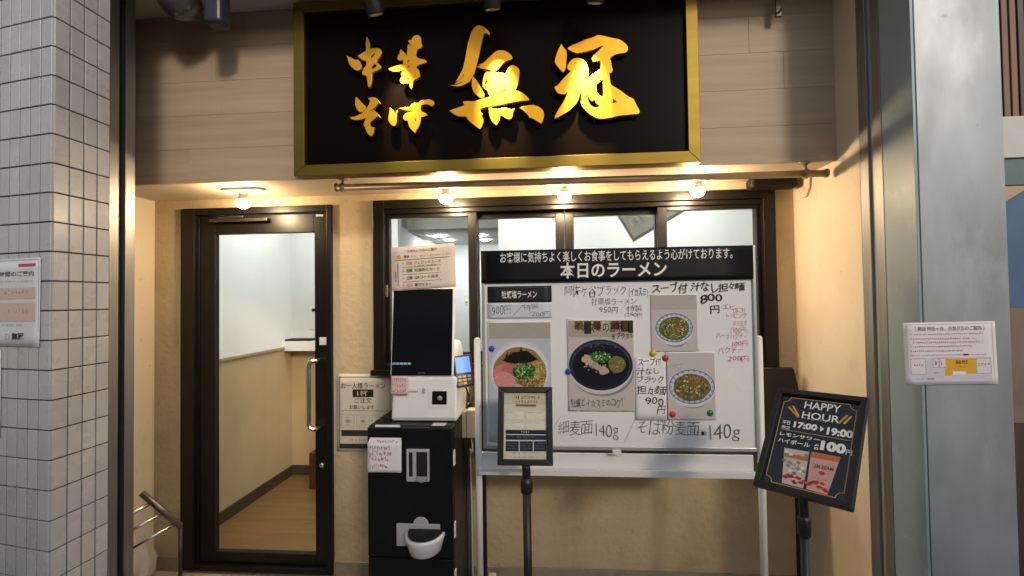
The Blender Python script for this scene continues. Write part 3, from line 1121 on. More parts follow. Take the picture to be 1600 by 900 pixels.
character('character', [
    [(-0.4967, -0.1026), (-0.4881, -0.1101), (-0.4794, -0.1177), (-0.4773, -0.1363), (-0.4723, -0.1294), (-0.4693, -0.121), (-0.4635, -0.1169), (-0.4656, -0.1311), (-0.4666, -0.1454), (-0.4668, -0.1653), (-0.4698, -0.1823), (-0.4786, -0.1899), (-0.4872, -0.1844), (-0.4973, -0.1754), (-0.5045, -0.1623), (-0.5052, -0.1465), (-0.5013, -0.1324), (-0.4983, -0.1154)],
    [(-0.4527, -0.1066), (-0.4359, -0.1053), (-0.4186, -0.1033), (-0.4027, -0.1026), (-0.3954, -0.0915), (-0.3838, -0.0849), (-0.3723, -0.0855), (-0.3622, -0.0888), (-0.3564, -0.0791), (-0.3434, -0.0726), (-0.329, -0.0732), (-0.3175, -0.0701), (-0.3032, -0.073), (-0.2918, -0.0792), (-0.2877, -0.0894), (-0.2921, -0.1005), (-0.3035, -0.102), (-0.3121, -0.0953), (-0.3235, -0.092), (-0.3378, -0.0927), (-0.3479, -0.0965), (-0.3529, -0.1049), (-0.351, -0.1192), (-0.3468, -0.1279), (-0.3353, -0.1312), (-0.324, -0.1389), (-0.3206, -0.1455), (-0.3283, -0.1472), (-0.3413, -0.1509), (-0.3513, -0.1504), (-0.3523, -0.1646), (-0.3574, -0.1871), (-0.3662, -0.2038), (-0.3749, -0.2134), (-0.3793, -0.226), (-0.3879, -0.2157), (-0.3993, -0.2053), (-0.4078, -0.1907), (-0.4105, -0.1735), (-0.4148, -0.1647), (-0.4249, -0.1643), (-0.4341, -0.1568), (-0.4334, -0.144), (-0.4246, -0.133), (-0.4072, -0.1286), (-0.3885, -0.126), (-0.3899, -0.1203), (-0.4072, -0.1189), (-0.4273, -0.1151), (-0.4417, -0.1108)],
    [(-0.383, -0.1547), (-0.3772, -0.1536), (-0.3744, -0.1636), (-0.3717, -0.1737), (-0.376, -0.175), (-0.3802, -0.1662)]], 'small gold hiragana character second in the lower row')
character('character', [
    [(-0.0887, 0.2593), (-0.0716, 0.264), (-0.0518, 0.2542), (-0.0377, 0.242), (-0.0265, 0.2299), (-0.0256, 0.2167), (-0.0379, 0.2249), (-0.0522, 0.224), (-0.0581, 0.2004), (-0.0672, 0.1609), (-0.075, 0.1271), (-0.0851, 0.0877), (-0.097, 0.0484), (-0.1087, 0.0205), (-0.1232, 0.0013), (-0.1433, -0.0091), (-0.1691, -0.0164), (-0.192, -0.0141), (-0.2063, -0.01), (-0.1805, -0.009), (-0.1604, -0.0025), (-0.146, 0.0081), (-0.1546, 0.0057), (-0.1718, -0.002), (-0.1873, -0.0029), (-0.1631, 0.0119), (-0.1457, 0.0338), (-0.1397, 0.0506), (-0.1543, 0.0285), (-0.1688, 0.0121), (-0.1831, 0.0072), (-0.1657, 0.0348), (-0.151, 0.0626), (-0.1391, 0.1077), (-0.1317, 0.1531), (-0.1239, 0.1869), (-0.115, 0.2151), (-0.1032, 0.243)],
    [(0.0205, 0.1418), (0.043, 0.1377), (0.0654, 0.1251), (0.0792, 0.1073), (0.0763, 0.0962), (0.0537, 0.0917), (0.0366, 0.0812), (0.0195, 0.0651), (0.0023, 0.0473), (-0.0125, 0.0435), (-0.0215, 0.044), (-0.0135, 0.0526), (-0.0316, 0.0564), (-0.0542, 0.0576), (-0.0712, 0.0642), (-0.0814, 0.0704), (-0.0626, 0.0723), (-0.0756, 0.0787), (-0.0539, 0.0861), (-0.0367, 0.1022), (-0.0137, 0.1226), (0.0035, 0.137)],
    [(-0.1047, 0.026), (-0.089, 0.0081), (-0.075, -0.0153), (-0.069, -0.0298), (-0.0612, -0.0433), (-0.0534, -0.0584), (-0.0559, -0.0731), (-0.0701, -0.0753), (-0.087, -0.0631), (-0.1038, -0.0424), (-0.1103, -0.0164), (-0.1089, 0.0091)],
    [(-0.0459, 0.0429), (-0.0289, 0.0421), (-0.0148, 0.0374), (0.0078, 0.0385), (0.0304, 0.035), (0.0472, 0.0268), (0.0559, 0.049), (0.0646, 0.0628), (0.0787, 0.0705), (0.0983, 0.061), (0.1104, 0.0462), (0.1089, 0.0208), (0.1045, -0.0129), (0.0969, -0.0351), (0.0872, -0.0488), (0.1135, -0.0557), (0.1356, -0.0709), (0.1521, -0.0886), (0.1531, -0.0971), (0.1241, -0.0974), (0.0904, -0.0998), (0.0567, -0.1039), (0.0284, -0.1099), (0.0002, -0.1126), (-0.0111, -0.116), (-0.0281, -0.1164), (-0.0508, -0.1187), (-0.0736, -0.1262), (-0.0709, -0.1433), (-0.0625, -0.1494), (-0.0683, -0.1576), (-0.0584, -0.1808), (-0.0661, -0.2088), (-0.0747, -0.2197), (-0.0916, -0.2077), (-0.1141, -0.1897), (-0.131, -0.1719), (-0.1376, -0.1574), (-0.165, -0.1579), (-0.1878, -0.1495), (-0.2048, -0.1374), (-0.215, -0.1283), (-0.1932, -0.1208), (-0.1645, -0.1135), (-0.1444, -0.1059), (-0.1516, -0.0885), (-0.1243, -0.0881), (-0.0987, -0.091), (-0.0617, -0.0813), (-0.0219, -0.0719), (-0.033, -0.0571), (-0.0357, -0.0428), (-0.0497, -0.0336), (-0.0552, -0.022), (-0.0409, -0.0113), (-0.0351, -0.0003), (-0.0434, 0.0172), (-0.0517, -0.0136), (-0.0564, -0.0276), (-0.0596, -0.0104), (-0.0547, 0.0178)],
    [(0.0009, -0.0616), (0.0235, -0.0542), (0.0406, -0.0409), (0.052, -0.0329), (0.0461, -0.0496), (0.0235, -0.0599), (0.0064, -0.0675)],
    [(-0.031, -0.1236), (-0.0169, -0.1271), (-0.0057, -0.1332), (0.0169, -0.1303), (0.0395, -0.1268), (0.0619, -0.1323), (0.0758, -0.1386), (0.0843, -0.1334), (0.0785, -0.1472), (0.0754, -0.1696), (0.0668, -0.1805), (0.05, -0.177), (0.0333, -0.165), (0.0193, -0.1587), (0.0162, -0.184), (0.0018, -0.2048), (-0.0149, -0.1911), (-0.026, -0.1708), (-0.0313, -0.1451)],
    [(0.1124, -0.129), (0.1405, -0.1218), (0.1684, -0.1186), (0.1934, -0.1271), (0.2154, -0.1449), (0.2206, -0.1648), (0.2146, -0.1926), (0.2072, -0.2063), (0.1841, -0.1913), (0.162, -0.1763), (0.1536, -0.1787), (0.151, -0.1673), (0.1345, -0.1497)]], 'large gold character left of the last one on the sign')
character('character', [
    [(0.3034, 0.1535), (0.3153, 0.1354), (0.3272, 0.1199), (0.3268, 0.0926), (0.324, 0.068), (0.321, 0.0384), (0.3111, 0.024), (0.3014, 0.032), (0.2871, 0.0501), (0.2751, 0.0681), (0.2739, 0.083), (0.2831, 0.1124), (0.2933, 0.1342)],
    [(0.3323, 0.1345), (0.352, 0.1458), (0.3814, 0.1565), (0.4156, 0.1694), (0.4496, 0.1774), (0.4691, 0.1861), (0.4979, 0.1795), (0.5266, 0.1705), (0.5553, 0.1629), (0.5744, 0.1554), (0.5932, 0.1371), (0.6015, 0.1244), (0.5998, 0.1073), (0.5877, 0.0981), (0.5685, 0.0982), (0.5444, 0.0931), (0.5275, 0.0842), (0.5191, 0.0748), (0.5256, 0.0622), (0.5267, 0.0424), (0.5326, 0.0224), (0.5286, 0.0128), (0.5165, 0.0085), (0.5185, -0.0161), (0.5218, -0.0433), (0.5417, -0.0566), (0.5654, -0.0724), (0.5889, -0.0932), (0.6077, -0.1063), (0.6209, -0.1118), (0.631, -0.1342), (0.6493, -0.1717), (0.6443, -0.1812), (0.6158, -0.1824), (0.5872, -0.1835), (0.5633, -0.1849), (0.5393, -0.1887), (0.5153, -0.1936), (0.4912, -0.1955), (0.4672, -0.1944), (0.4481, -0.1872), (0.429, -0.1741), (0.41, -0.156), (0.3935, -0.1356), (0.3875, -0.118), (0.3917, -0.0936), (0.3898, -0.0664), (0.3849, -0.0686), (0.3812, -0.0882), (0.3695, -0.1172), (0.3522, -0.1361), (0.3276, -0.1572), (0.2933, -0.1754), (0.2687, -0.1867), (0.2714, -0.172), (0.2889, -0.1431), (0.3088, -0.1144), (0.3239, -0.0855), (0.3301, -0.066), (0.3192, -0.0753), (0.3021, -0.077), (0.2827, -0.0686), (0.27, -0.0433), (0.2907, -0.0294), (0.3106, -0.0057), (0.3304, 0.0131), (0.3452, 0.0272), (0.3308, 0.0379), (0.3285, 0.0504), (0.341, 0.0695), (0.3583, 0.085), (0.3802, 0.0858), (0.3995, 0.0788), (0.4138, 0.0632), (0.4207, 0.0431), (0.4227, 0.0183), (0.4223, -0.0014), (0.4099, -0.0205), (0.432, -0.0019), (0.4565, 0.0165), (0.4808, 0.0291), (0.4802, 0.0498), (0.4791, 0.0696), (0.4622, 0.068), (0.4453, 0.0664), (0.4407, 0.0815), (0.4482, 0.0959), (0.4677, 0.1096), (0.4874, 0.1308), (0.502, 0.1398), (0.4778, 0.1338), (0.4486, 0.1206), (0.4146, 0.115), (0.3903, 0.1114), (0.3733, 0.1074), (0.3516, 0.1185), (0.3371, 0.1268)],
    [(0.4554, -0.0425), (0.4701, -0.0285), (0.4896, -0.0171), (0.4891, -0.0442), (0.491, -0.0738), (0.4882, -0.0982), (0.4738, -0.0926), (0.4597, -0.0772), (0.4575, -0.0623)],
    [(0.4116, -0.065), (0.4186, -0.0801), (0.4255, -0.1001), (0.4397, -0.1131), (0.4471, -0.1036), (0.4588, -0.1263), (0.4802, -0.1395), (0.4633, -0.1461), (0.444, -0.1443), (0.4274, -0.1322), (0.4181, -0.1096), (0.4137, -0.0848)],
    [(0.5313, -0.1051), (0.5501, -0.1246), (0.5284, -0.1295)]], 'large gold character at the right end of the sign')

# spotlights above the sign
for i, (px, zb_, lab) in enumerate((
        ((-0.7344), 2.8123, 'black spotlight above the left part of the shop sign'),
        ((-0.2206), 2.8028, 'black spotlight above the middle of the shop sign'),
        ((0.2174), 2.8027, 'black spotlight above the right part of the shop sign'))):
    t = thing('spotlight', (px, -.62, zb_), lab, 'spotlight', 'spotlights over the shop sign')
    ax = Vector(((.16, .03, -.06)[i], .42, -.9)).normalized()
    c = Vector((px, -.62, zb_))
    b = MB()
    b.lathe(c, [(.034, -.004), (.038, -.002), (.039, .003), (.039, .11), (.034, .125), (.012, .13), (0, .13)], -ax, 24)
    b.build('body', M['blackpaint'], t)
    b = MB()
    b.lathe(c, [(0, .012), (.032, .012), (.034, -.003)], -ax, 24)
    b.build('reflector', mat('spot_lens', (.8, .75, .6), .2, metal=.6), t)
    b = MB()
    b.tube([c - ax * .12, c - ax * .15, Vector((px, -.67, 3.018))], .008, 10)
    b.build('stem', M['blackpaint'], t)
    ld = bpy.data.lights.new('spot_lamp', 'SPOT')
    ld.energy = (42, 105, 105)[i]
    ld.color = (1.0, .80, .50)
    ld.spot_size = R(35)
    ld.spot_blend = .85
    ld.shadow_soft_size = .018
    lo = bpy.data.objects.new('spot_lamp', ld)
    col.objects.link(lo)
    lo.matrix_basis = Matrix.Translation(c + ax * .006) @ (-ax).to_track_quat('Z', 'Y').to_matrix().to_4x4()
    lo.parent = t
    lo.matrix_parent_inverse = parent_inv(t)

# ------------------------------------------------------------------ bulbs under the soffit
for i, (x, y, lab) in enumerate(((-1.625, -.215, 'glowing warm bulb on a white plate above the entrance door'),
                                 (-.529, -.175, 'glowing warm bulb on a white plate above the left window sash'),
                                 (.094, -.155, 'glowing warm bulb on a white plate above the middle of the window'),
                                 (.768, -.16, 'glowing warm bulb on a white plate above the right window sash'))):
    t = thing('bulb_lamp', (x, y, ZS), lab, 'ceiling lamp', 'bulb lamps under the soffit')
    b = MB()
    n = 28
    prof = []
    for k in range(n):
        a = 2 * math.pi * k / n
        cx = .075 if math.cos(a) > 0 else -.075
        prof.append((x + cx + .038 * math.cos(a), y + .038 * math.sin(a), ZS - .014))
    b.prism(prof, (0, 0, .0135))
    b.build('plate', M['lamp_white'], t, bevel=.003)
    b = MB()
    b.lathe((x, y, ZS - .015), [(.024, 0), (.022, -.016), (.019, -.022), (.024, -.030), (.0312, -.043), (.0325, -.050), (.0295, -.050)], (0, 0, 1), 24)
    b.build('socket', M['lamp_white'], t)
    b = MB()
    zc_ = ZS - .062
    b.lathe((x, y, zc_), [(.029, .0), (.0345, -.005), (.0355, -.013), (.031, -.026), (.022, -.036), (.011, -.0415), (0, -.043)], (0, 0, 1), 24)
    b.build('bulb', M['bulb'], t)

# ------------------------------------------------------------------ awning rod and bracket
YR = -.36
zr = 2.0948
za, zb2 = 2.119, 2.1109
xa, xb = -1.0441, 1.283
rd = thing('awning_rod', (0, YR, zr), 'long brown rod hanging on two brackets below the fascia', 'rod')
b = MB()
b.tube([(xa, YR, za), (xb - .012, YR, zb2)], .0165, 16)
b.build('bar', M['brown'], rd)
for xk, zk in ((xa, za), (xb - .012, zb2)):
    b = MB()
    b.lathe((xk, YR, zk), [(0, 0), (.018, 0), (.0215, .003), (.0215, .010), (.018, .013), (0, .013)], (1, 0, 0), 16)
    b.build('end_cap', M['brown'], rd)
for px, xk in ((0, -1.0046), (1, 1.1853)):
    zk = za + (zb2 - za) * (xk - xa) / (xb - xa)
    b = MB()
    b.lathe((xk, YR, ZS + .0), [(0, -.001), (.028, -.001), (.027, -.006), (.012, -.012), (.008, -.016)], (0, 0, 1), 20)
    b.tube([(xk, YR, ZS - .01), (xk, YR, zk + .014)], .008, 10)
    b.lathe((xk - .012, YR, zk), [(.016, 0), (.0225, .003), (.0225, .021), (.016, .024)], (1, 0, 0), 16)
    b.build('bracket', M['brown'], rd)

b = MB()
x0, x1 = 1.0444, 1.2789
b.box(x0, x1, -.13, -.052, 2.1044, ZS - .001)
tag(b.build('shutter_motor_box', M['darkpanel'], bevel=.018, seg=4), 'dark box under the soffit at the right end of the brown rod', 'box')
b = MB()
c = (1.3238, -0.12, 2.104)
b.prism([(XR - .0005, c[1] - .06, c[2] + .04), (XR - .0005, c[1] + .05, c[2] + .04), (XR - .0005, c[1] + .045, c[2] - .02), (XR - .0005, c[1] + .01, c[2] - .055), (XR - .0005, c[1] - .02, c[2] - .055), (XR - .0005, c[1] - .055, c[2] - .01)], (-.012, 0, 0))
b.lathe((XR - .0125, c[1] - .002, c[2] - .015), [(.014, 0), (.012, .006), (0, .008)], (-1, 0, 0), 14)
tag(b.build('wall_bracket', M['cream'], bevel=.004), 'small cream wall bracket below the end of the brown rod', 'bracket')

hk = thing('shutter_hook', (1.0522, -0.43, 2.8833), 'short olive metal hook hanging from the canopy right of the shop sign', 'hook')
b = MB()
x, y = 1.0513, -.43
zt_ = 2.8047
b.box(x - .013, x + .013, y - .006, y + .006, zt_, 3.018)
b.build('strap', M['olive'], hk, bevel=.003)
b = MB()
b.tube([(x, y - .008, zt_ + .02), (x, y - .022, zt_ + .02), (x, y - .03, zt_ + .028)], .004, 8)
b.build('pin', M['olive'], hk)

# camera dome at the upper left
dc = thing('dome_camera', (-1.588, -0.62, 2.9299), 'smoked dome camera with navy housing under the canopy at upper left', 'security camera')
c = (-1.6572, -0.6, 2.9414)
ax = Vector((.45, -.35, -.8)).normalized()
b = MB()
b.lathe(c, [(.088, -.05), (.092, -.02), (.092, 0), (.086, .012)], ax, 28)
b.build('collar', M['chrome'], dc)
b = MB()
b.lathe(c, [(.085, .008), (.082, .025), (.068, .052), (.04, .068), (0, .075)], ax, 28)
b.build('dome', M['dome'], dc)
b = MB()
q = (-1.4748, -0.62, 2.8787)
b.box(q[0] - .042, q[0] + .042, q[1] - .03, q[1] + .05, 2.8056, 3.018)
b.build('housing', M['navyhousing'], dc, bevel=.02, seg=4)

# ------------------------------------------------------------------ whiteboard on its stand
wb = thing('whiteboard', (.28, -.56, 0), 'white menu board on a white tubular stand in front of the window', 'whiteboard')
BX0, BX1 = -0.287, 0.86
BZ0, BZ1 = 0.913, 1.7654
b = MB()
b.box(BX0 + .012, BX1 - .012, -.573, -.553, BZ0 + .012, BZ1 - .012)
b.build('board', M['board'], wb)
b = MB()
frame_rect(b, BX0, BX1, BZ0, BZ1, .013, .013, .013, .016, -.583, -.548)
b.build('frame', M['alu'], wb, bevel=.002)
for px_t, side in ((747, -1), (1187, 1)):
    x = -0.3097 - .001 if side < 0 else 0.8682 + .003
    b = MB()
    b.tube([(x, -.565, .13), (x, -.565, 1.3783)], .0145, 16)
    b.lathe((x, -.565, 1.3783), [(.0145, 0), (.013, .006), (.008, .010), (0, .0115)], (0, 0, 1), 16)
    b.build('post', M['whitemetal'], wb)
    b = MB()
    b.tube([(x - side * .0, -.565, 1.3347), (x - side * .03, -.565, 1.3347)], .005, 10)
    b.build('pivot', M['whitemetal'], wb)
    b = MB()
    b.box(x - .02, x + .02, -1.0, -.14, .085, .13)
    b.build('foot', M['whitemetal'], wb, bevel=.006)
    for yk in (-.97, -.17):
        b = MB()
        b.lathe((x - .011, yk, .04), [(0, 0), (.034, 0), (.04, .004), (.04, .018), (.034, .022), (0, .022)], (1, 0, 0), 18)
        b.box(x - .016, x - .012, yk - .014, yk + .014, .03, .084)
        b.box(x + .012, x + .016, yk - .014, yk + .014, .03, .084)
        b.build('caster', M['greyplastic'], wb)
# tray across the stand
xl, xr = -0.2985 - .002, 0.8412
ztr0, ztr1 = 0.8205, 0.8915
b = MB()
b.box(xl, xr, -.560, -.552, ztr0 + .002, ztr1)
b.box(xl, xr, -.625, -.5605, ztr0, ztr0 + .008)
b.box(xl, xr, -.633, -.6255, ztr0, ztr0 + .028)
b.build('tray', M['whitemetal'], wb, bevel=.002)
b = MB()
x = 0.2765
b.box(x - .018, x + .018, -.600, -.5835, BZ0 - .014, BZ0 + .006)
b.build('clip', M['whiteplastic'], wb, bevel=.003)

pen = '#3a3a3c'
pr = Print()


def hw(s, box, c=pen, layer=1, bold=-.014, hand=.09, shear=.04):
    pr.text(s, *box, c, layer, bold, hand, shear)


hw('阿佐ヶ谷ブラック', (-0.22, 0.221, 0.0446, 0.2701))
hw('(イカスミ)', (0.0499, 0.2212, 0.1325, 0.2592), '#202022', bold=0)
hw('牡蠣塩ラーメン', (-0.1067, 0.1846, 0.0838, 0.2159))
hw('950円', (-0.0749, 0.1495, 0.0057, 0.1808))
hw('／特製', (0.0112, 0.1593, 0.1046, 0.1864))
hw('1250円', (0.0294, 0.1321, 0.1067, 0.1551))
hw('スープ付 汁なし担々麺', (0.1461, 0.2339, 0.5247, 0.2742), '#161618', bold=.012)
hw('800', (0.345, 0.1876, 0.4359, 0.2304), '#161618', bold=.012)
hw('円', (0.3856, 0.142, 0.4219, 0.1794), '#161618', bold=.008)
pr.build('lettering', M['marker'], ((0.29038, -0.575, 1.33857), (1.0, 0.0, 0.0), (0.0, 0.0, 1.0)), wb)
pr = Print()
red = '#c03a48'
hw('エビ', (0.4352, 0.16, 0.4868, 0.1867), red)
hw('(5コ)', (0.4762, 0.1462, 0.5277, 0.1729), red)
hw('トッピング', (0.4446, 0.1224, 0.5322, 0.1464), red)
hw('あります', (0.4749, 0.0903, 0.534, 0.1143), red)
hw('(100円)', (0.4639, 0.0611, 0.5359, 0.0904), red)
hw('ハーフパクチー', (0.4065, 0.0374, 0.5353, 0.064), red)
hw('100円', (0.4678, 0.0054, 0.5346, 0.0319), red)
hw('パクチー', (0.4103, -0.0236, 0.516, 0.0056), red)
hw('200円', (0.4509, -0.0556, 0.5357, -0.0291), red)
pr.build('lettering', M['marker'], ((0.29038, -0.575, 1.33857), (1.0, 0.0, 0.0), (0.0, 0.0, 1.0)), wb)
pr = Print()
pen2 = '#55565a'
pr.line([(-0.5396, -0.336), (-0.5118, -0.3331)], .0022, pen2, 1)
pr.line([(-0.5199, -0.3139), (-0.5319, -0.3798)], .0022, pen2, 1)
hw('／', (-0.2724, -0.3338, -0.2452, -0.2849), pen2)
hw('細麦面', (-0.2565, -0.3657, -0.1105, -0.298), pen2, bold=-.014)
hw('140g', (-0.1054, -0.3806, 0.0017, -0.3106), pen2, bold=-.014)
hw('／', (0.0204, -0.3823, 0.0682, -0.2911), pen2)
hw('そば粉麦面', (0.0709, -0.3674, 0.3306, -0.2981), pen2, bold=-.014)
hw('140g', (0.3613, -0.3864, 0.4978, -0.3072), pen2, bold=-.014)
pr.rect(0.3379, -0.3608, 0.3482, -0.3449, '#303030', 1)
pr.rect(0.3482, -0.3607, 0.3586, -0.3448, '#9a9a96', 1)
pr.build('lettering', M['marker'], ((0.29038, -0.575, 1.33857), (1.0, 0.0, 0.0), (0.0, 0.0, 1.0)), wb)

WBF = ((0.29038, -0.575, 1.33857), (1.0, 0.0, 0.0), (0.0, 0.0, 1.0))


def on_board(off):
    o, u, v = WBF
    return ((o[0], o[1] - off, o[2]), u, v)


# black header sheet on the board
fr = on_board(.0105)
hd = sheet('header_sheet', fr, -0.5783, 0.2878, 0.5591, 0.4269, mat('black_header', (.005, .005, .007), .45, spec=.25), th=.0015)
tag(hd, 'long black header sheet with white Japanese text along the top of the whiteboard', 'header sheet')
pr = Print()
wh = '#e8e2dc'
pr.text('お客様に気持ちよく楽しくお食事をしてもらえるよう心がけております。', -0.4937, 0.3724, 0.4763, 0.4188, wh, 1, .006)
pr.text('本日のラーメン', -0.2376, 0.3017, 0.2084, 0.3699, wh, 1, .022)
pr.build('lettering', M['ink'], fr, hd)
# the header follows the slight slope of the board top in the photograph only through perspective

fr = on_board(.003)
ls = sheet('dish_label', fr, -0.5518, 0.2034, -0.2749, 0.2725, mat('black_label', (.012, .011, .012), .4), th=.001)
tag(ls, 'black label with white Japanese dish name at the upper left of the whiteboard', 'label sheet')
pr = Print()
pr.text('牡蠣塩ラーメン', -0.4904, 0.22, -0.3381, 0.2532, wh, 1, .012)
pr.build('lettering', M['ink'], fr, ls)
ps = sheet('price_strip', fr, -0.5527, 0.1344, -0.276, 0.1992, M['laminate'], th=.001)
tag(ps, 'pale handwritten price strip under the black dish label', 'price strip')
pr = Print()
pr.text('900円', -0.5359, 0.1435, -0.4524, 0.1934, pen, 1, -.012, .10)
pr.text('／', -0.4497, 0.1372, -0.397, 0.1925, pen, 1, -.006)
pr.text('特製', -0.3995, 0.1669, -0.3306, 0.1973, pen, 1, -.012, .10)
pr.text('1200円', -0.3751, 0.139, -0.2817, 0.1638, pen, 1, -.012, .10)
pr.build('lettering', M['marker'], fr, ps)


def strands(p, cx, cy, rx, ry, n, cols, layer, ln=.012, w=.0016):
    for _ in range(n):
        a, r = random.random() * 6.283, math.sqrt(random.random()) * .92
        x, y = cx + rx * r * math.cos(a), cy + ry * r * math.sin(a)
        d = random.random() * 6.283
        pts = [(x, y)]
        for _ in range(3):
            d += random.uniform(-.8, .8)
            x2, y2 = pts[-1][0] + math.cos(d) * ln / 3, pts[-1][1] + math.sin(d) * ln / 3
            if ((x2 - cx) / rx) ** 2 + ((y2 - cy) / ry) ** 2 > 1:
                break
            pts.append((x2, y2))
        p.line(pts, w * random.uniform(.6, 1.3), random.choice(cols), layer + random.random() * .9)


def bits(p, cx, cy, rx, ry, n, cols, layer, s=.003):
    for _ in range(n):
        a, r = random.random() * 6.283, math.sqrt(random.random())
        k = random.uniform(.5, 1.2) * s
        p.ell(cx + rx * r * math.cos(a), cy + ry * r * math.sin(a), k, k * random.uniform(.5, 1), random.choice(cols), layer + random.random() * .9, 7, .3, random.random() * 3)


def marble(p, u0, v0, u1, v1, base, layer=.5):
    for _ in range(7):
        x, y = random.uniform(u0, u1), random.uniform(v0, v1)
        pts = [(x, y)]
        for _ in range(5):
            x += random.uniform(.002, .012); y += random.uniform(-.008, .008)
            if not (u0 < x < u1 and v0 < y < v1):
                break
            pts.append((x, y))
        if len(pts) > 1:
            p.line(pts, random.uniform(.0006, .0018), base, layer)


# photo of the salt ramen
fr = on_board(.003)
x0, y0, x1, y1 = -0.5538, -0.3951, -0.2806, 0.1233
ph1 = sheet('ramen_photo', fr, x0, y0, x1, y1, M['paper'], th=.001)
tag(ph1, 'tall photo print of pale ramen with pink meat and green onion, left on the whiteboard', 'photo print')
p = Print()
ix0, iy0, ix1, iy1 = -0.5473, -0.2421, -0.2823, 0.115
p.rect(x0 + .004, y0 + .03, ix1, iy1, '#b9bdc4', 1)
p.rect(ix0, (-0.4485, 0.0464)[1], ix1, iy1, '#a9a296', 1.5)
marble(p, ix0, iy1 - .06, ix1, iy1, '#979084', 1.8)
cx, cy = (-0.4172, -0.0886)
rx, ry = .135, .135
p.ell(cx, cy - .005, .132, .132, '#c3c8d0', 2, 40)
p.ell(cx, cy - .005, .124, .120, '#d7d6d4', 2.3, 40)
p.ell(cx, cy - .01, .115, .108, '#94794a', 2.6, 40, .03)
strands(p, cx + .02, cy - .05, .09, .06, 420, ['#a58a52', '#6e5730', '#c2a76c', '#54401f', '#8c7440'], 3, .03, .0026)
strands(p, cx + .075, cy + .0, .035, .045, 90, ['#c9a860', '#a98745', '#e0c684'], 4, .02, .0022)
for dx, dy, a, bq, c, rt in ((-.075, -.005, .042, .03, '#c98077', .5), (-.062, -.045, .05, .036, '#d18f86', -.4), (-.045, -.082, .05, .03, '#c9837c', .1), (-.052, .006, .026, .020, '#c2606b', .2), (-.02, -.085, .04, .022, '#d59a8f', .3)):
    p.ell(cx + dx, cy + dy, a, bq, c, 5 + random.random() * .5, 24, .07, rt)
bits(p, cx - .06, cy - .04, .05, .05, 30, ['#d7a096', '#b87069', '#dcaaa0'], 5.7, .004)
blk = [(cx - .075, cy + .042), (cx - .05, cy + .06), (cx - .02, cy + .078), (cx + .0, cy + .076), (cx + .008, cy + .105), (cx + .012, cy + .078), (cx + .03, cy + .085), (cx + .05, cy + .07), (cx + .08, cy + .045), (cx + .05, cy + .035), (cx + .02, cy + .03), (cx - .02, cy + .028), (cx - .05, cy + .032)]
p.poly(blk, '#15120f', 6.2)
strands(p, cx, cy + .055, .07, .03, 90, ['#0f0d0b', '#241f1a', '#1a1613', '#080706'], 6.4, .03, .0018)
bits(p, cx + .02, cy - .004, .048, .036, 150, ['#1f5a1c', '#2d7426', '#16420f', '#3f8a35', '#245f1e'], 7, .006)
bits(p, cx + .02, cy + .002, .04, .03, 22, ['#b9d7a2', '#dfe8d4', '#8fbf74'], 8, .0035)
p.build('print', M['glossink'], fr, ph1)

# photo of the black ramen
x0, y0, x1, y1 = -0.2115, -0.2635, 0.0707, 0.1281
ph2 = sheet('ramen_photo', fr, x0, y0, x1, y1, M['paper'], th=.001)
tag(ph2, 'photo print of black ramen in a dark bowl at the middle of the whiteboard', 'photo print')
p = Print()
ix0, iy0, ix1, iy1 = -0.206, -0.2595, 0.0667, 0.1213
p.rect(ix0, iy0, ix1, iy1, '#c0b8b0', 1)
p.rect(ix0, (-0.1742, 0.05)[1], ix1, iy1, '#ab9e92', 1.3)
marble(p, ix0, iy0, ix1, iy0 + .12, '#8f857c', 1.6)
for px, w_, c in ((-.11, .035, '#6e5a30'), (-.07, .03, '#3a2c22'), (-.03, .03, '#5b3320'), (.005, .028, '#b8b2aa'), (.045, .034, '#70401f'), (.085, .034, '#4c3a30'), (.115, .02, '#3a3330')):
    p.rect(max(ix0, (ix0 + ix1) / 2 + px), iy1 - random.uniform(.035, .06), min(ix1, (ix0 + ix1) / 2 + px + w_), iy1 - .003, c, 1.9)
cx, cy = (-0.0723, -0.0674)
p.ell(cx + .006, cy - .028, .132, .105, '#8b857f', 2, 44)
p.ell(cx, cy - .012, .134, .112, '#c4c4c6', 2.4, 44)
p.ell(cx, cy, .134, .108, '#25263a', 2.8, 44)
p.ell(cx, cy + .002, .124, .098, '#3c3d56', 3.0, 44)
p.ell(cx, cy - .004, .120, .094, '#12121c', 3.2, 44, .01)
bits(p, cx, cy + .08, .08, .010, 14, ['#5b5f80', '#46496a'], 3.6, .004)
p.ell(cx - .055, cy + .022, .026, .018, '#b9a488', 4, 20, .2, -.5)
p.ell(cx - .02, cy - .005, .034, .014, '#ad9a80', 4.2, 20, .3, -.5)
p.ell(cx + .012, cy - .024, .02, .018, '#bd9f88', 4.3, 18, .3, .3)
bits(p, cx - .02, cy, .05, .03, 30, ['#d9c3a8', '#a58b6e', '#86705a'], 4.6, .004)
p.ell(cx + .068, cy + .002, .036, .036, '#6f6a35', 4.4, 24, .05)
strands(p, cx + .068, cy + .002, .034, .034, 90, ['#8a8448', '#565220', '#a09a60', '#6d6832'], 4.8, .018, .0018)
bits(p, cx + .0, cy + .034, .045, .022, 130, ['#2e6b22', '#3f8430', '#1f5016', '#57973f'], 6, .005)
bits(p, cx + .0, cy + .036, .04, .018, 18, ['#c9dbb0', '#e6ecd9'], 7, .003)
p.text('イカスミの旨味', -0.1817, 0.0683, 0.0257, 0.1119, '#1c1512', 8, .004, .10)
p.text('をプラス!', -0.0258, 0.0405, 0.0624, 0.0676, '#1c1512', 8, .004, .10)
p.text('牡蠣とイカスミのコク!', -0.2005, -0.2461, 0.0225, -0.2082, '#3a332e', 8, -.008, .10)
p.build('print', M['glossink'], fr, ph2)


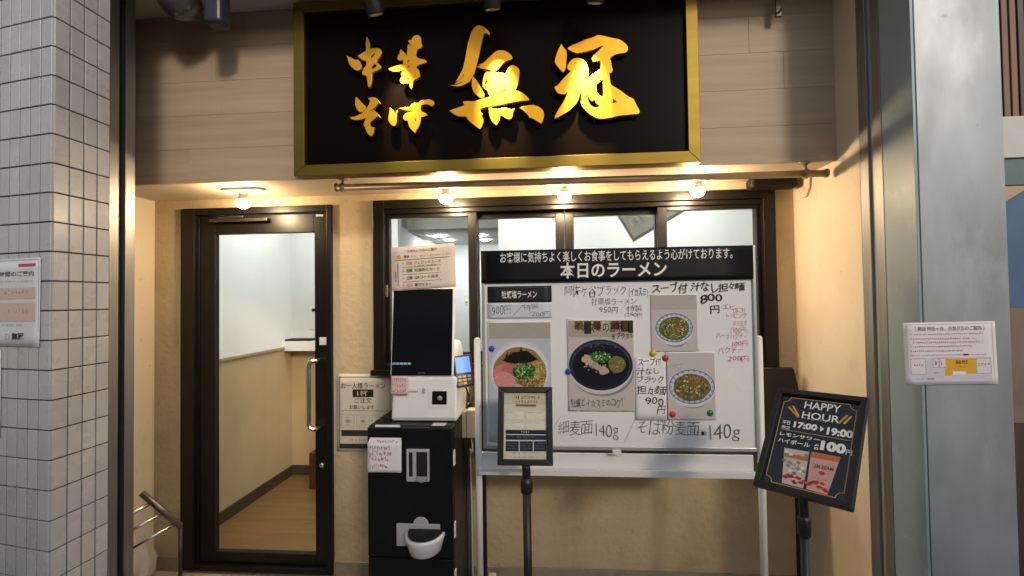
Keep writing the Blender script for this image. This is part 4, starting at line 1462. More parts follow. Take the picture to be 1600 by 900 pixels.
def tantan(name, box, inner, cpx, r1, lab, tone, split):
    x0, y0, x1, y1 = box
    s = sheet(name, fr, x0, y0, x1, y1, M['paper'], th=.001)
    tag(s, lab, 'photo print')
    p = Print()
    a, b_, c_, d_ = inner
    p.rect(a, b_, c_, d_, '#c2bab5', 1)
    p.rect(a, split, c_, d_, '#b2a8a1', 1.4)
    marble(p, a, b_, c_, d_, '#958b86', 1.7)
    cx, cy = cpx
    rx, ry = r1
    p.ell(cx + .004, cy - .028, rx * .8, ry * .85, '#8d8884', 2, 40)
    p.ell(cx, cy - .012, rx, ry, '#cfd0d2', 2.3, 44)
    p.ell(cx, cy, rx, ry, '#bfc3ce', 2.6, 44)
    p.ring(cx, cy, rx * .98, ry * .98, .0035, '#4b5488', 2.9)
    for k in range(22):
        t = 2 * math.pi * k / 22
        p.ell(cx + rx * .89 * math.cos(t), cy + ry * .89 * math.sin(t), .0045, .0035, '#7a82aa', 3.0, 8)
    p.ell(cx, cy - .003, rx * .8, ry * .79, tone[0], 3.2, 40, .04)
    strands(p, cx, cy - .003, rx * .8, ry * .8, 330, tone, 3.6, .016, .0022)
    bits(p, cx + .01, cy + ry * .2, rx * .4, ry * .35, 40, ['#8a5a34', '#a9713f', '#6e4a2a'], 5, .004)
    bits(p, cx, cy, rx * .7, ry * .65, 46, ['#c9bb7c', '#d8cfa0', '#a99c58'], 6, .0035)
    p.build('print', M['glossink'], fr, s)


tantan('noodle_photo', (0.1405, -0.0119, 0.3336, 0.2286), (0.1431, -0.0093, 0.3297, 0.2246), (0.235, 0.0874), (.078, .062),
       'upper photo print of green noodles in a blue rimmed bowl', ['#5d5f2c', '#44481f', '#7a7a3c', '#8e8a4c', '#3a4a1e'], (0.2287, 0.1627)[1])
tantan('noodle_photo', (0.1985, -0.2975, 0.3992, -0.0136), (0.2037, -0.2935, 0.3966, -0.0189), (0.3018, -0.1591), (.095, .073),
       'lower photo print of brown noodles held by a red and a green magnet', ['#6a5c34', '#4a4824', '#84713f', '#a48a54', '#3c4620'], (0.3035, -0.0203)[1])
s = sheet('dish_note', fr, 0.0688, -0.2999, 0.2021, -0.0384, M['paper'], th=.001)
tag(s, 'white strip with bold black handwriting between the bowl photos', 'note')
p = Print()
bk = '#17171a'
for t_, bx in (('スープ付', (0.0816, -0.0733, 0.1794, -0.0411)), ('汁なし', (0.0782, -0.1109, 0.1734, -0.0787)), ('ブラック', (0.0749, -0.1432, 0.1911, -0.1136)), ('担々麺', (0.0739, -0.1995, 0.1954, -0.1539)), ('900', (0.1102, -0.2423, 0.1866, -0.1995)), ('円', (0.1596, -0.2743, 0.1912, -0.2395))):
    p.text(t_, *bx, bk, 1, .004, .10, .05)
p.build('lettering', M['marker'], fr, s)

# magnets
for px, m_, lab in (((-0.2465, -0.585, 1.3424), 'mblue', 'blue round magnet on the photo of pale ramen'), ((0.0821, -0.585, 1.2431), 'mblue', 'blue round magnet at the left edge of the black ramen photo'),
                    ((0.438, -0.585, 1.3202), 'myel', 'yellow round magnet below the upper noodle photo'), ((0.4874, -0.585, 1.2986), 'mred', 'red round magnet beside the yellow one'),
                    ((0.5113, -0.585, 1.0644), 'mred', 'red round magnet at the lower left corner of the lower noodle photo'), ((0.6643, -0.585, 1.0706), 'mgreen', 'green round magnet at the lower right corner of the lower noodle photo')):
    b = MB()
    b.lathe((px[0], -.5762, px[2]), [(.0135, 0), (.0135, .003), (.0125, .0055), (.009, .0085), (.005, .010), (0, .0105)], (0, -1, 0), 20)
    tag(b.build('magnet', M[m_]), lab, 'magnet', 'round magnets on the whiteboard')

# dark board leaning behind the stand
b = MB()
xl0, xr0 = -0.3873, 1.2613
zt0, zb0 = 1.1758, 0.7633
b.prism([(xl0, -.24, zb0), (xr0, -.24, zb0), (xr0 - .005, -.075, zt0), (xl0, -.075, zt0)], (0, .02, .006))
for x in (xl0 + .05, xr0 - .08):
    b.tube([(x, -.225, 0), (x, -.225, zb0 + .012)], .012, 8)
tag(b.build('leaning_board', M['darkpanel'], bevel=.002), 'plain dark board leaning on the wall behind the whiteboard', 'board')

# ------------------------------------------------------------------ small framed menu on a pole
def sign_stand(name, fr, w, h, fw, lab, pole_r, foot):
    t = thing(name, foot, lab, 'sign stand')
    m4 = basis(fr)
    b = MB()
    b.prism([(-w / 2, -h / 2, -.012), (w / 2, -h / 2, -.012), (w / 2 - .004, -h / 2 + .004, .006), (-w / 2 + .004, -h / 2 + .004, .006)], (0, 0, 0)) if False else None
    for q in (((-w / 2, -h / 2), (w / 2, -h / 2), (w / 2 - fw, -h / 2 + fw), (-w / 2 + fw, -h / 2 + fw)), ((w / 2, -h / 2), (w / 2, h / 2), (w / 2 - fw, h / 2 - fw), (w / 2 - fw, -h / 2 + fw)),
              ((w / 2, h / 2), (-w / 2, h / 2), (-w / 2 + fw, h / 2 - fw), (w / 2 - fw, h / 2 - fw)), ((-w / 2, h / 2), (-w / 2, -h / 2), (-w / 2 + fw, -h / 2 + fw), (-w / 2 + fw, h / 2 - fw))):
        b.prism([(x, y, -.014) for x, y in q], (0, 0, .022))
    b.build('frame', M['blackpaint'], t, bevel=.003, matrix=m4)
    b = MB()
    b.box(-w / 2 + .006, w / 2 - .006, -h / 2 + .006, h / 2 - .006, -.0135, -.0065)
    b.build('backing', M['blackpaint'], t, matrix=m4)
    o, u, v = (Vector(a) for a in fr)
    n = u.cross(v)
    top = o - v * (h * .42) - n * .018
    b = MB()
    fx, fy, fz = foot
    b.tube([(fx, fy, .012), (fx, fy, top.z - .10)], pole_r, 16)
    b.tube([(fx, fy, top.z - .11), (fx, fy, top.z - .045), top + n * .002], pole_r * 1.02, 16)
    b.build('pole', M['blackpaint'], t)
    b = MB()
    b.lathe((fx, fy, top.z - .10), [(pole_r, -.03), (pole_r * 1.42, -.024), (pole_r * 1.5, .0), (pole_r * 1.42, .024), (pole_r, .03)], (0, 0, 1), 16)
    b.build('collar', M['blackpaint'], t)
    b = MB()
    b.lathe((fx, fy, 0), [(0, .0), (.15, .0), (.15, .006), (.14, .012), (.02, .016), (0, .016)], (0, 0, 1), 36)
    b.build('base', M['blackpaint'], t)
    return t


fm = ((-0.09292, -0.82729, 1.08163), (0.99889, 0.04524, -0.01342), (0.00443, 0.19328, 0.98113))
o_, u_, v_ = (Vector(a) for a in fm)
n_ = u_.cross(v_)
bt = o_ - v_ * .284 * .42 - n_ * .018
ms = sign_stand('menu_stand', fm, .205, .284, .022, 'small black framed menu on a black pole in front of the whiteboard', .0155, (bt.x + .004, bt.y, 0))
p = Print()
x0, y0, x1, y1 = -0.0844, -0.1242, 0.0834, 0.1212
p.rect(x0, y0, x1, y1, '#cfc8b4', 0)
p.rect(x0 + .004, (-0.0016, 0.0763)[1], x1 - .004, y1 - .004, '#c2b697', .5)
dk = '#4a4238'
p.tiny(-0.0405, 0.0964, 0.0518, 0.1094, dk, 1, dens=1)
p.tiny(-0.038, 0.0799, 0.0469, 0.0917, dk, 1, dens=1)
p.rect(-0.0367, 0.0682, 0.0419, 0.0764, '#7a5c34', 1)
for k, (a0, a1, a2, a3) in enumerate(((-0.0739, 0.0223, -0.004, 0.0503), (0.0057, 0.023, 0.0754, 0.0509), (-0.0736, -0.0123, -0.004, 0.0154), (0.0056, -0.0116, 0.0751, 0.016))):
    p.rect(a0, a1, a2, a3, '#ded7c6', .8)
    for j in range(4):
        yy = a3 - (a3 - a1) * (.06 + .24 * j)
        p.tiny(a0 + .002, yy - (.0042 if j == 0 else .0026), a0 + (a2 - a0) * random.uniform(.5, .95), yy, dk if j == 0 else '#8a8274', 1.2)
nv = '#232844'
p.rect(-0.0734, -0.0315, 0.0796, -0.0166, '#20202e', 1)
p.rect(-0.0732, -0.052, 0.0794, -0.0349, nv, 1)
for a0, a1 in ((790, 0), (812, 1), (834, 2)):
    pass
for bx in ((-0.0729, -0.0933, -0.0241, -0.057), (-0.0206, -0.0928, 0.0281, -0.0565), (0.0317, -0.0923, 0.0791, -0.0561)):
    p.rect(*bx, '#262a3c', 1)
    for j in range(3):
        yy = bx[3] - .006 - j * .009
        p.tiny(bx[0] + .004, yy - .0035, bx[2] - .004, yy, '#8d90a0', 1.5)
p.tiny(-0.0159, -0.0292, 0.0223, -0.02, '#b9b4b0', 1.5, dens=1)
p.tiny(-0.0302, -0.0452, 0.0366, -0.0395, '#8d90a0', 1.5)
p.tiny(-0.0561, -0.1018, 0.0576, -0.0962, '#77705f', 1)
p.tiny(-0.0418, -0.1153, 0.0457, -0.1097, '#77705f', 1)
p.build('print', M['glossink'], Matrix.Translation(n_ * -.004) @ basis(fm), ms)


# ------------------------------------------------------------------ happy hour poster on a pole
fh = ((0.76884, -1.12714, 1.12133), (0.72209, -0.69158, 0.01768), (0.46153, 0.50062, 0.73237))
o_, u_, v_ = (Vector(a) for a in fh)
n_ = u_.cross(v_)
bt = o_ - v_ * .345 * .42 - n_ * .018
hs = sign_stand('poster_stand', fh, .245, .345, .018, 'tilted black framed happy hour poster with two drinks on a black pole', .0115, (bt.x, bt.y, 0))
p = Print()
p.rect(-.105, -.155, .105, .155, '#12141c', 0)
gd = '#c79a45'
cr = .018
for sx in (-1, 1):
    p.line([(sx * .097, -.147 + cr), (sx * .097, .147 - cr)], .0022, gd, 1)
    p.line([(-.097 + cr, sx * .147), (.097 - cr, sx * .147)], .0022, gd, 1)
    for sy in (-1, 1):
        p.line([(sx * (.097 - cr * math.cos(t)), sy * (.147 - cr * math.sin(t))) for t in [k * math.pi / 12 for k in range(7)]], .0022, gd, 1)
wt = '#f2efe6'
p.text('HAPPY', -0.0377, 0.1144, 0.0579, 0.1402, wt, 2, .008)
p.text('HOUR', -0.0385, 0.0785, 0.0592, 0.1031, wt, 2, .008)
p.text('ハッピーアワー', -0.0368, 0.0757, 0.0432, 0.0827, wt, 2, .0)
for q in (((1232, 634), (1247, 651)), ((1239, 633), (1249, 648)), ((1311, 660), (1325, 647)), ((1318, 662), (1330, 649))):
    pass
p.line([(-0.081, 0.1125), (-0.0469, 0.0785)], .006, '#c98a2a', 2)
p.line([(-0.0689, 0.117), (-0.0456, 0.0811)], .005, '#e0a850', 2)
p.line([(0.0586, 0.0789), (0.0769, 0.1098)], .006, '#c98a2a', 2)
p.line([(0.0712, 0.0793), (0.0864, 0.1083)], .005, '#e0a850', 2)
p.text('平日', -0.0872, 0.0471, -0.0662, 0.0614, wt, 2, .01)
p.text('限定', -0.0858, 0.0316, -0.0632, 0.0433, wt, 2, .01)
p.text('17:00', -0.0554, 0.0416, 0.0078, 0.0634, wt, 2, .045)
p.poly([(0.0141, 0.0612), (0.0169, 0.042), (0.0254, 0.0514)], wt, 2)
p.text('19:00', 0.0333, 0.0353, 0.097, 0.0612, wt, 2, .045)
p.line([(-0.0865, 0.0292), (0.0985, 0.0284)], .0018, gd, 1)
p.text('レモンサワー', -0.0866, 0.0079, 0.0194, 0.0199, wt, 2, .018)
p.text('ハイボール', -0.0881, -0.016, -0.0016, -0.0008, wt, 2, .018)
p.text('各', 0.0085, -0.0184, 0.0226, -0.0005, wt, 2, .02)
p.text('100', 0.0243, -0.0166, 0.0861, 0.0147, wt, 2, .06)
p.text('円', 0.0866, -0.0174, 0.1011, -0.0006, wt, 2, .02)
# two printed glasses
ga = [(-0.0661, -0.031), (0.0, -0.03), (0.0023, -0.1436), (-0.0519, -0.1419)]
p.poly(ga, '#c9bcae', 1.4)
p.poly([(-0.063, -0.0476), (0.001, -0.0464), (0.0016, -0.0606), (-0.0607, -0.0598)], '#a8722e', 1.6)
gb = [(0.0044, -0.0268), (0.0766, -0.0273), (0.0608, -0.1447), (0.0102, -0.1431)]
p.poly(gb, '#d0a090', 1.4)
p.poly([(0.0044, -0.0268), (0.0766, -0.0273), (0.0742, -0.0437), (0.0057, -0.0452)], '#c8692c', 1.6)
for k in range(14):
    a, b2 = random.random(), random.random()
    q = Vector(ga[0]).lerp(Vector(ga[1]), a).lerp(Vector(ga[3]).lerp(Vector(ga[2]), a), .1 + b2 * .6)
    p.ell(q.x, q.y, .006, .005, random.choice(['#d9cdbd', '#8f8478', '#e6ded0', '#7b6f62']), 1.7 + random.random() * .3, 8, .3)
for k in range(26):
    a = k / 26
    q = Vector(ga[3]).lerp(Vector(ga[2]), a) if k % 2 else Vector(gb[3]).lerp(Vector(gb[2]), a)
    p.ell(q.x, q.y + .008 + random.random() * .02, .006, .0045, random.choice(['#c23a30', '#d9584a', '#b02a28']), 2.1, 8, .4)
p.text('JIM BEAM', 0.017, -0.0777, 0.0648, -0.0627, '#5a3430', 2.4, .02)
p.ell((0.0389, -0.0866)[0], (0.0389, -0.0866)[1], .008, .006, '#b03038', 2.4, 16)
p.tiny(0.019, -0.1061, 0.0545, -0.1031, '#5a3430', 2.4)
p.tiny(0.0179, -0.119, 0.0504, -0.1168, '#8a6460', 2.4)
p.tiny(-0.0395, -0.0824, -0.0156, -0.0744, '#6a5c50', 2.4)
p.tiny(-0.0353, -0.0959, -0.0131, -0.0897, '#6a5c50', 2.4)
p.build('print', ink('poster_print', .12, 1.0), Matrix.Translation(n_ * -.005) @ basis(fh), hs)


# ------------------------------------------------------------------ ticket machine: cabinet below, terminal on top
cab = thing('machine_cabinet', (-.61, -.35, 0), 'black steel cabinet of the ticket machine with coin tray and note slot', 'cabinet')
CX0, CX1, CY0, CY1 = -.800, -.420, -.587, -.10
CZ = 1.0058
zs_ = 0.442
b = MB()
b.box(CX0, CX1, CY0 + .02, CY1, .004, CZ)
b.build('body', M['cabinet'], cab, bevel=.006)
b = MB()
b.box(CX0 + .001, CX1 - .001, CY0, CY0 + .019, zs_ + .002, CZ - .004)
b.build('door', M['cabinet'], cab, bevel=.005)
b = MB()
b.box(CX0 + .001, CX1 - .001, CY0, CY0 + .019, .006, zs_ - .002)
b.build('lower_door', M['cabinet'], cab, bevel=.005)
for z in (0.8697, 0.5611, 0.3556):
    b = MB()
    b.box(CX1, CX1 + .005, CY0 + .006, CY0 + .03, z - .032, z + .032)
    b.build('hinge', M['whiteplastic'], cab, bevel=.001)
# note slot unit
x0, x1 = -0.621, -0.5208
z0, z1 = 0.7758, 0.9132
nu = MB()
nu.box(x0, x1, -.603, -.5875, z0, z1)
nu = nu.build('note_unit', M['silverplastic'], cab, bevel=.003)
b = MB()
xm0, xm1 = -0.5757, -0.528
b.prism([(xm0, -.6032, z1 - .01), (xm1, -.6032, z1 - .01), (xm1, -.6032, z0 + .008), (xm0, -.6032, z0 + .008)], (0, -.001, 0))
b.build('note_throat', M['black'], nu)
b = MB()
xc = (xm0 + xm1) / 2
rr = (xm1 - xm0) / 2
prof = [(xc + rr * math.cos(math.pi + math.pi * k / 12), -.6045, z0 + .025 + rr * math.sin(math.pi + math.pi * k / 12)) for k in range(13)]
b.prism(prof, (0, -.012, 0))
b.build('note_lip', M['greyplastic'], nu, bevel=.002)
b = MB()
xs0, xs1 = -0.608, -0.5925
b.box(xs0, xs1, -.6045, -.6032, z0 + .022, z1 - .012)
b.build('slot', M['black'], nu)
# coin tray
x0, x1 = -0.6689, -0.4775
zt1, zt0 = 0.5923, 0.4967
tr = MB()
tr.box(x0, x1, -.597, -.5875, zt0, zt1)
tr.prism([((x0 + x1) / 2 + .012 + .034 * math.cos(math.pi * k / 10), -.597, zt1 + .030 * math.sin(math.pi * k / 10)) for k in range(11)], (0, .009, 0))
tr = tr.build('coin_tray', M['silverplastic'], cab, bevel=.003)
cxt, rt_ = -0.5395, .084
ztop, zbot = 0.5635, 0.4819
b = MB()


def bowl_outline(k, z, shift=0):
    return [(cxt + k * rt_ * math.cos(t), -.5985 - shift - k * .105 * max(0, -math.sin(t)) - 0.0, z) for t in [math.pi + math.pi * i / 20 for i in range(21)]]


rings = [bowl_outline(.62, zbot), bowl_outline(.80, zbot + .010), bowl_outline(.93, ztop - .03), bowl_outline(1.0, ztop - .012), bowl_outline(1.0, ztop), bowl_outline(.86, ztop), bowl_outline(.80, ztop - .02), bowl_outline(.6, zbot + .012)]
vr = [[b.bm.verts.new(pq) for pq in rg] for rg in rings]
for ra, rb in zip(vr, vr[1:]):
    for i in range(20):
        b.bm.faces.new((ra[i], ra[i + 1], rb[i + 1], rb[i])).smooth = True
b.bm.faces.new(vr[0])
b.bm.faces.new(vr[-1][::-1])
b.build('cup', M['whiteplastic'], tr)
b = MB()
pts = [(cxt + .85 * rt_ * math.cos(t), -.5995 - .86 * .105 * max(0, -math.sin(t)), ztop - .003 + .010 * (1 - max(0, -math.sin(t)))) for t in [math.pi + math.pi * i / 20 for i in range(21)]]
b.prism(pts, (0, 0, .004))
b.build('flap', M['black'], tr)
b = MB()
q = (-0.4887, -0.5, 0.954)
b.box(q[0] - .03, q[0] + .03, -.57, -.52, CZ + .0004, CZ + .0012)
b.build('sticker', M['sticker'], cab)

tm_ = thing('order_terminal', (-.56, -.4, CZ), 'white touch screen ordering terminal standing on the black cabinet', 'terminal')
TX0, TX1 = -0.7215, -0.4158
tz1 = 1.2051
b = MB()
b.hexa([(TX0, -.505, CZ + .002), (TX1, -.505, CZ + .002), (TX1, -.17, CZ + .002), (TX0, -.17, CZ + .002),
        (TX0 + .004, -.478, tz1), (TX1 - .004, -.478, tz1), (TX1 - .004, -.17, tz1), (TX0 + .004, -.17, tz1)])
b.build('base', M['whiteplastic'], tm_, bevel=.014, seg=4)
b = MB()
b.box(TX0 + .01, TX1 - .006, -.5065, -.5035, CZ + .016, CZ + .018)
b.build('seam', M['greyplastic'], tm_)
# upright body behind the screen
sx0, sx1 = -0.7267, -0.4444
sz0, sz1 = 1.2095, 1.6071
b = MB()
b.prism([(sx0 + .02, -.425, tz1 + .10), (sx0 + .02, -.39, sz1 - .03), (sx0 + .02, -.35, sz1 - .05), (sx0 + .02, -.33, tz1 + .10)], (sx1 - sx0 - .06, 0, 0))
b.build('spine', M['whiteplastic'], tm_, bevel=.01, seg=3)
zsh = 1.364
b = MB()
b.prism([(sx0 + .004, -.44, tz1 - .03), (sx0 + .004, -.40, zsh - .03), (sx0 + .004, -.36, zsh), (sx0 + .004, -.28, zsh - .01), (sx0 + .004, -.20, tz1 + .02), (sx0 + .004, -.18, tz1 - .03)], (sx1 - sx0 + .008, 0, 0))
b.build('back_housing', M['whiteplastic'], tm_, bevel=.02, seg=4)
b = MB()
b.hexa([(sx0 - .006, -.476, sz0 - .004), (sx1 + .006, -.476, sz0 - .004), (sx1 + .006, -.440, sz0 - .004), (sx0 - .006, -.440, sz0 - .004),
        (sx0 - .006, -.428, sz1 + .004), (sx1 + .006, -.428, sz1 + .004), (sx1 + .006, -.392, sz1 + .004), (sx0 - .006, -.392, sz1 + .004)])
b.build('bezel', M['whiteplastic'], tm_, bevel=.006, seg=3)
b = MB()
b.hexa([(sx0, -.479, sz0), (sx1, -.479, sz0), (sx1, -.4755, sz0), (sx0, -.4755, sz0),
        (sx0, -.431, sz1), (sx1, -.431, sz1), (sx1, -.4275, sz1), (sx0, -.4275, sz1)])
scr = b.build('screen', M['screen'], tm_, bevel=.001)
sv = Vector((0, .048, sz1 - sz0)).normalized()
fs_ = (((sx0 + sx1) / 2, -.4796, sz0), (1, 0, 0), tuple(sv))
hs_ = (sx1 - sx0) / 2
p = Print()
for k in range(5):  # reflection on the dark glass, painted as a row of bluish blocks
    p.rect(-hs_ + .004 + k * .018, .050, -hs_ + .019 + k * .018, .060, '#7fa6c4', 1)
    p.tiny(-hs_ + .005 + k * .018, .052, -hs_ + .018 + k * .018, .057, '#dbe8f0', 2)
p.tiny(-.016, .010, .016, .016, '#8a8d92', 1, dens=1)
p.build('reflection_and_brand', M['ink'], fs_, scr)
# code scanner window
qx0, qx1 = -0.5429, -0.4533
qz0, qz1 = 1.0717, 1.1495
sl_ = (-.505 + .478) / (CZ + .002 - tz1)


def on_face(x, z, off=0):
    return (x, -.505 + (z - CZ - .002) * (-.505 + .478) / (CZ + .002 - tz1) - off, z)


def face_plate(x0, x1, z0, z1, off, th=.002):
    bb = MB()
    bb.hexa([on_face(x0, z0, off + th), on_face(x1, z0, off + th), on_face(x1, z0, off), on_face(x0, z0, off),
             on_face(x0, z1, off + th), on_face(x1, z1, off + th), on_face(x1, z1, off), on_face(x0, z1, off)])
    return bb


sn_ = face_plate(qx0, qx1, qz0, qz1, .0, .004).build('scanner', M['whiteplastic'], tm_, bevel=.001)
face_plate(qx0 + .011, qx1 - .011, qz0 + .011, qz1 - .008, .0042, .001).build('scanner_window', M['screen'], sn_)
b = MB()
q = on_face((qx0 + qx1) / 2 + .002, (qz0 + qz1) / 2, .0055)
b.lathe(q, [(0, .001), (.012, .001), (.012, 0)], (0, -1, 0), 16)
b.build('scanner_lens', M['greyplastic'], sn_)
face_plate(-0.6582, -0.5988, 1.1348, 1.142, .0, .0015).build('receipt_slot', M['greyplastic'], tm_)
face_plate(-0.581, -0.5662, 1.129, 1.1522, .0, .0015).build('status_label', M['greyplastic'], tm_)

# card reader on an arm beside the screen
cr_t = thing('card_reader', (-0.4033, -0.44, 1.2236), 'black card reader with blue display tilted beside the touch screen', 'card reader')
o = Vector((-0.3939, -0.45, 1.2281))
u = Vector((.955, .28, .09)).normalized()
v = Vector((.13, .36, .92))
v = (v - u * v.dot(u)).normalized()
fr = (tuple(o), tuple(u), tuple(v))
b = MB()
b.box(-.044, .044, -.074, .074, -.024, 0)
b.build('body', M['blackpaint'], cr_t, bevel=.006, seg=3, matrix=basis(fr))
b = MB()
b.box(-.033, .033, -.010, .064, .0005, .0015)
b.build('display', M['lcd'], cr_t, matrix=basis(fr))
kcol = [M['mred'], M['myel'], M['mgreen'], M['greyplastic']]
for r_ in range(3):
    for c_ in range(3):
        b = MB()
        x, y = -.030 + c_ * .0215, -.064 + r_ * .0155
        b.box(x, x + .0165, y, y + .0105, .0003, .004)
        b.build('key', mat('cream_key', (.6, .5, .3), .5) if r_ else [M['mred'], M['myel'], M['mgreen']][c_], cr_t, bevel=.001, seg=1, matrix=basis(fr))
b = MB()
e = o - (u.cross(v)) * .022
b.tube([tuple(e), (e.x - .01, e.y + .05, e.z - .01), (sx1 - .0, -.30, e.z - .03)], .012, 10)
b.build('arm', M['blackpaint'], cr_t)
b = MB()
q = Vector((-0.3875, -0.4, 1.1209))
b.tube([tuple(o - v * .062), (q.x - .01, q.y, q.z + .03), (q.x + .005, q.y + .02, q.z - .02), (q.x - .005, q.y + .06, q.z - .06), (q.x - .015, q.y + .08, q.z - .02), (q.x - .02, q.y + .1, q.z - .10)], .004, 8)
b.build('cable', M['cable'], cr_t)

# beige mains adapters hanging behind the cabinet
ad = thing('power_adapters', (-0.4018, -0.33, 0.9518), 'two beige power adapters with a hanging white cord beside the cabinet', 'power adapter')
for (pa, pb) in (((-0.4314, -0.36, 0.8924), (-0.402, -0.36, 1.0179)), ((-0.3988, -0.36, 0.8927), (-0.3585, -0.36, 1.0243))):
    b = MB()
    b.box(pa[0], pb[0], -.365, -.30, pa[2], pb[2])
    b.build('adapter', M['beigeplastic'], ad, bevel=.003)
b = MB()
q = (-0.3839, -0.33, 0.8715)
b.tube([(q[0], -.33, q[2] + .02), (q[0] + .006, -.335, q[2] - .02), (q[0] + .010, -.34, q[2] - .045), (q[0] + .004, -.34, q[2] - .06), (q[0] - .005, -.33, q[2] - .04), (q[0] - .006, -.32, q[2] - .1), (q[0] - .004, -.31, q[2] - .3), (q[0] - .004, -.30, q[2] - .68), (q[0] - .004, -.25, .01)], .0032, 8)
b.build('cord', M['whiteplastic'], ad)
b = MB()
q = (-0.4217, -0.33, 0.8712)
b.tube([(q[0], -.33, q[2] + .02), (q[0] + .008, -.32, q[2] - .06), (q[0] + .01, -.31, q[2] - .25), (q[0] + .008, -.3, q[2] - .66), (q[0] + .008, -.25, .01)], .004, 8)
b.build('cord', M['cable'], ad)

# ------------------------------------------------------------------ papers on the machine
a = R(3.0)
fp = ((-0.5847, -0.4, 1.71141), (1.0, 0.0, 0.0), (0.0, 0.0, 1.0))
uu = (math.cos(a), 0, math.sin(a))
vv = (-math.sin(a) + .03, 0.10, math.cos(a))
vvn = Vector(vv); vvn = (vvn - Vector(uu) * vvn.dot(Vector(uu))).normalized()
fp = ((fp[0][0], fp[0][1] - .03, fp[0][2]), uu, tuple(vvn))
W, H = .153, .1045
s = sheet('payment_notice', fp, -W, -H, W, H, M['creampaper'], curl=.004)
tag(s, 'cream sheet listing payment methods taped above the touch screen', 'notice')
p = Print()
br = '#5a3a28'


def pz(px0, py0, px1, py1):
    """sheet layout in hundredths: 0..100 across, 0..72 down"""
    k = 2 * W / 100
    return (-W + px0 * k, H - py1 * k, -W + px1 * k, H - py0 * k)


p.text('お支払い方法のご案内', *pz(26, 5, 72, 9.5), br, 8, .008)
p.ell(*pz(12, 16, 12, 16)[:2], .010, .010, '#d99a3a', 8, 20)
p.text('現金', *pz(20, 13.5, 29, 18.5), br, 8, .02)
p.tiny(*pz(31, 15, 92, 17.5), '#8a6a54', 8)
p.rect(*pz(6, 20.5, 92, 21.2), br, 8)
for k, (tx, wd) in enumerate((('クレジットカード', 42), ('交通系ICカード', 40), ('QRコード決済', 37), ('電子マネー', 26))):
    y = 24 + k * 11.5
    p.text(tx, *pz(36, y, 36 + wd, y + 5), br, 8, .012)
    p.rect(*pz(23.5, y - .3, 33, y + 5), ['#cfa78e', '#7b8f5c', '#b99c84', '#d99f8c'][k], 8)
    p.rect(*pz(28, y + .8, 32, y + 4), ['#b98f78', '#4c6a34', '#5a4434', '#c98a78'][k], 8.5)
    p.tiny(*pz(17, y + .8, 21, y + 4.2), br, 8, dens=1)
    p.rect(*pz(17, y + 8.2, 78, y + 8.8), '#8a6a54', 8)
p.tiny(*pz(36, 30, 77, 32.5), br, 8)
for y in range(18):
    p.rect(*pz(9.3, 26 + y * 2.1, 11, 27.4 + y * 2.1), br, 8)
    if y > 5:
        p.rect(*pz(5.5, 26 + y * 2.1, 7.2, 27.4 + y * 2.1), br, 8)
p.build('print', M['ink'], fp, s)

fc = ((-0.71961, -0.592, 0.88178), (1.0, 0.0, 0.0), (0.0, 0.0, 1.0))
s = sheet('handwritten_note', fc, -0.0759, -0.0718, 0.0753, 0.0525, M['paper'], curl=.003)
tag(s, 'white note with red handwriting taped to the front of the black cabinet', 'note')
b = MB()
x0_, y0_, x1_, y1_ = -0.0754, 0.0525, 0.076, 0.0719
k_ = (fc[0][0] + x0_, fc[0][0] + x1_, fc[0][2] + y0_)
b.prism([(k_[0], -.5925, k_[2]), (k_[1], -.5925, k_[2]), (k_[1] - .012, -.575, CZ + .004), (k_[0] + .03, -.575, CZ + .004)], (0, .0006, .0006))
b.build('folded_edge', M['paper'], s)
p = Print()
rd_ = '#b0545c'
for k, q in enumerate(((-0.0656, 0.0247, 0.026, 0.0468), (-0.0686, -0.0002, 0.0315, 0.0219), (-0.0688, -0.0224, 0.0199, -0.0031), (-0.0662, -0.0556, 0.0139, -0.0363))):
    p.scrawl(*q, rd_ if k != 0 else '#8a7a86', 6, 9, .0018)
p.scrawl(-0.031, 0.0555, 0.0603, 0.0679, rd_, 6, 8, .0014)
p.build('lettering', M['marker'], fc, s)
ft = ((-0.67385, -0.515, 1.17525), (1.0, 0.0, 0.0), (0.0, 0.0, 1.0))
s = sheet('pink_note', ft, -0.04, -0.0432, 0.0384, 0.0375, mat('pink_paper', (.70, .50, .50), .75, var=.04, vs=12), curl=.003)
tag(s, 'small pink note with red handwriting on the terminal below the screen', 'note')
p = Print()
for q in ((-0.0294, 0.0115, 0.0327, 0.0317), (-0.0326, -0.0115, 0.0266, 0.0058), (-0.0358, -0.0375, 0.0323, -0.0202)):
    p.scrawl(*q, '#c0303c', 6, 6, .0016)
p.build('lettering', M['marker'], ft, s)

# poster beside the door
fpz = ((-1.05431, -0.004, 0.91674), (1.0, 0.0, 0.0), (0.0, 0.0, 1.0))
s = sheet('order_notice', fpz, -0.1576, -0.2162, 0.171, 0.2243, M['greypaper'], curl=.001)
tag(s, 'grey green framed notice on the plaster wall between door and window', 'notice')
p = Print()
dk = '#2b261c'
p.frame(-0.1426, -0.1983, 0.1562, 0.208, .0035, '#4c463a', 3)
p.text('お一人様ラーメン', -0.1303, 0.1392, 0.1278, 0.1736, dk, 3, .008)
p.rect(-0.0629, 0.0922, 0.0587, 0.1356, '#1a1216', 3)
p.text('1杯', -0.0366, 0.0976, 0.0288, 0.1302, '#b9ae94', 4, .012)
p.text('ご注文', -0.0519, 0.0578, 0.049, 0.0885, dk, 3, .008)
p.text('お願いします', -0.0822, 0.0234, 0.0637, 0.0469, dk, 3, .006)
p.rect(-0.1312, 0.0134, 0.1452, 0.0163, '#6a6352', 3)
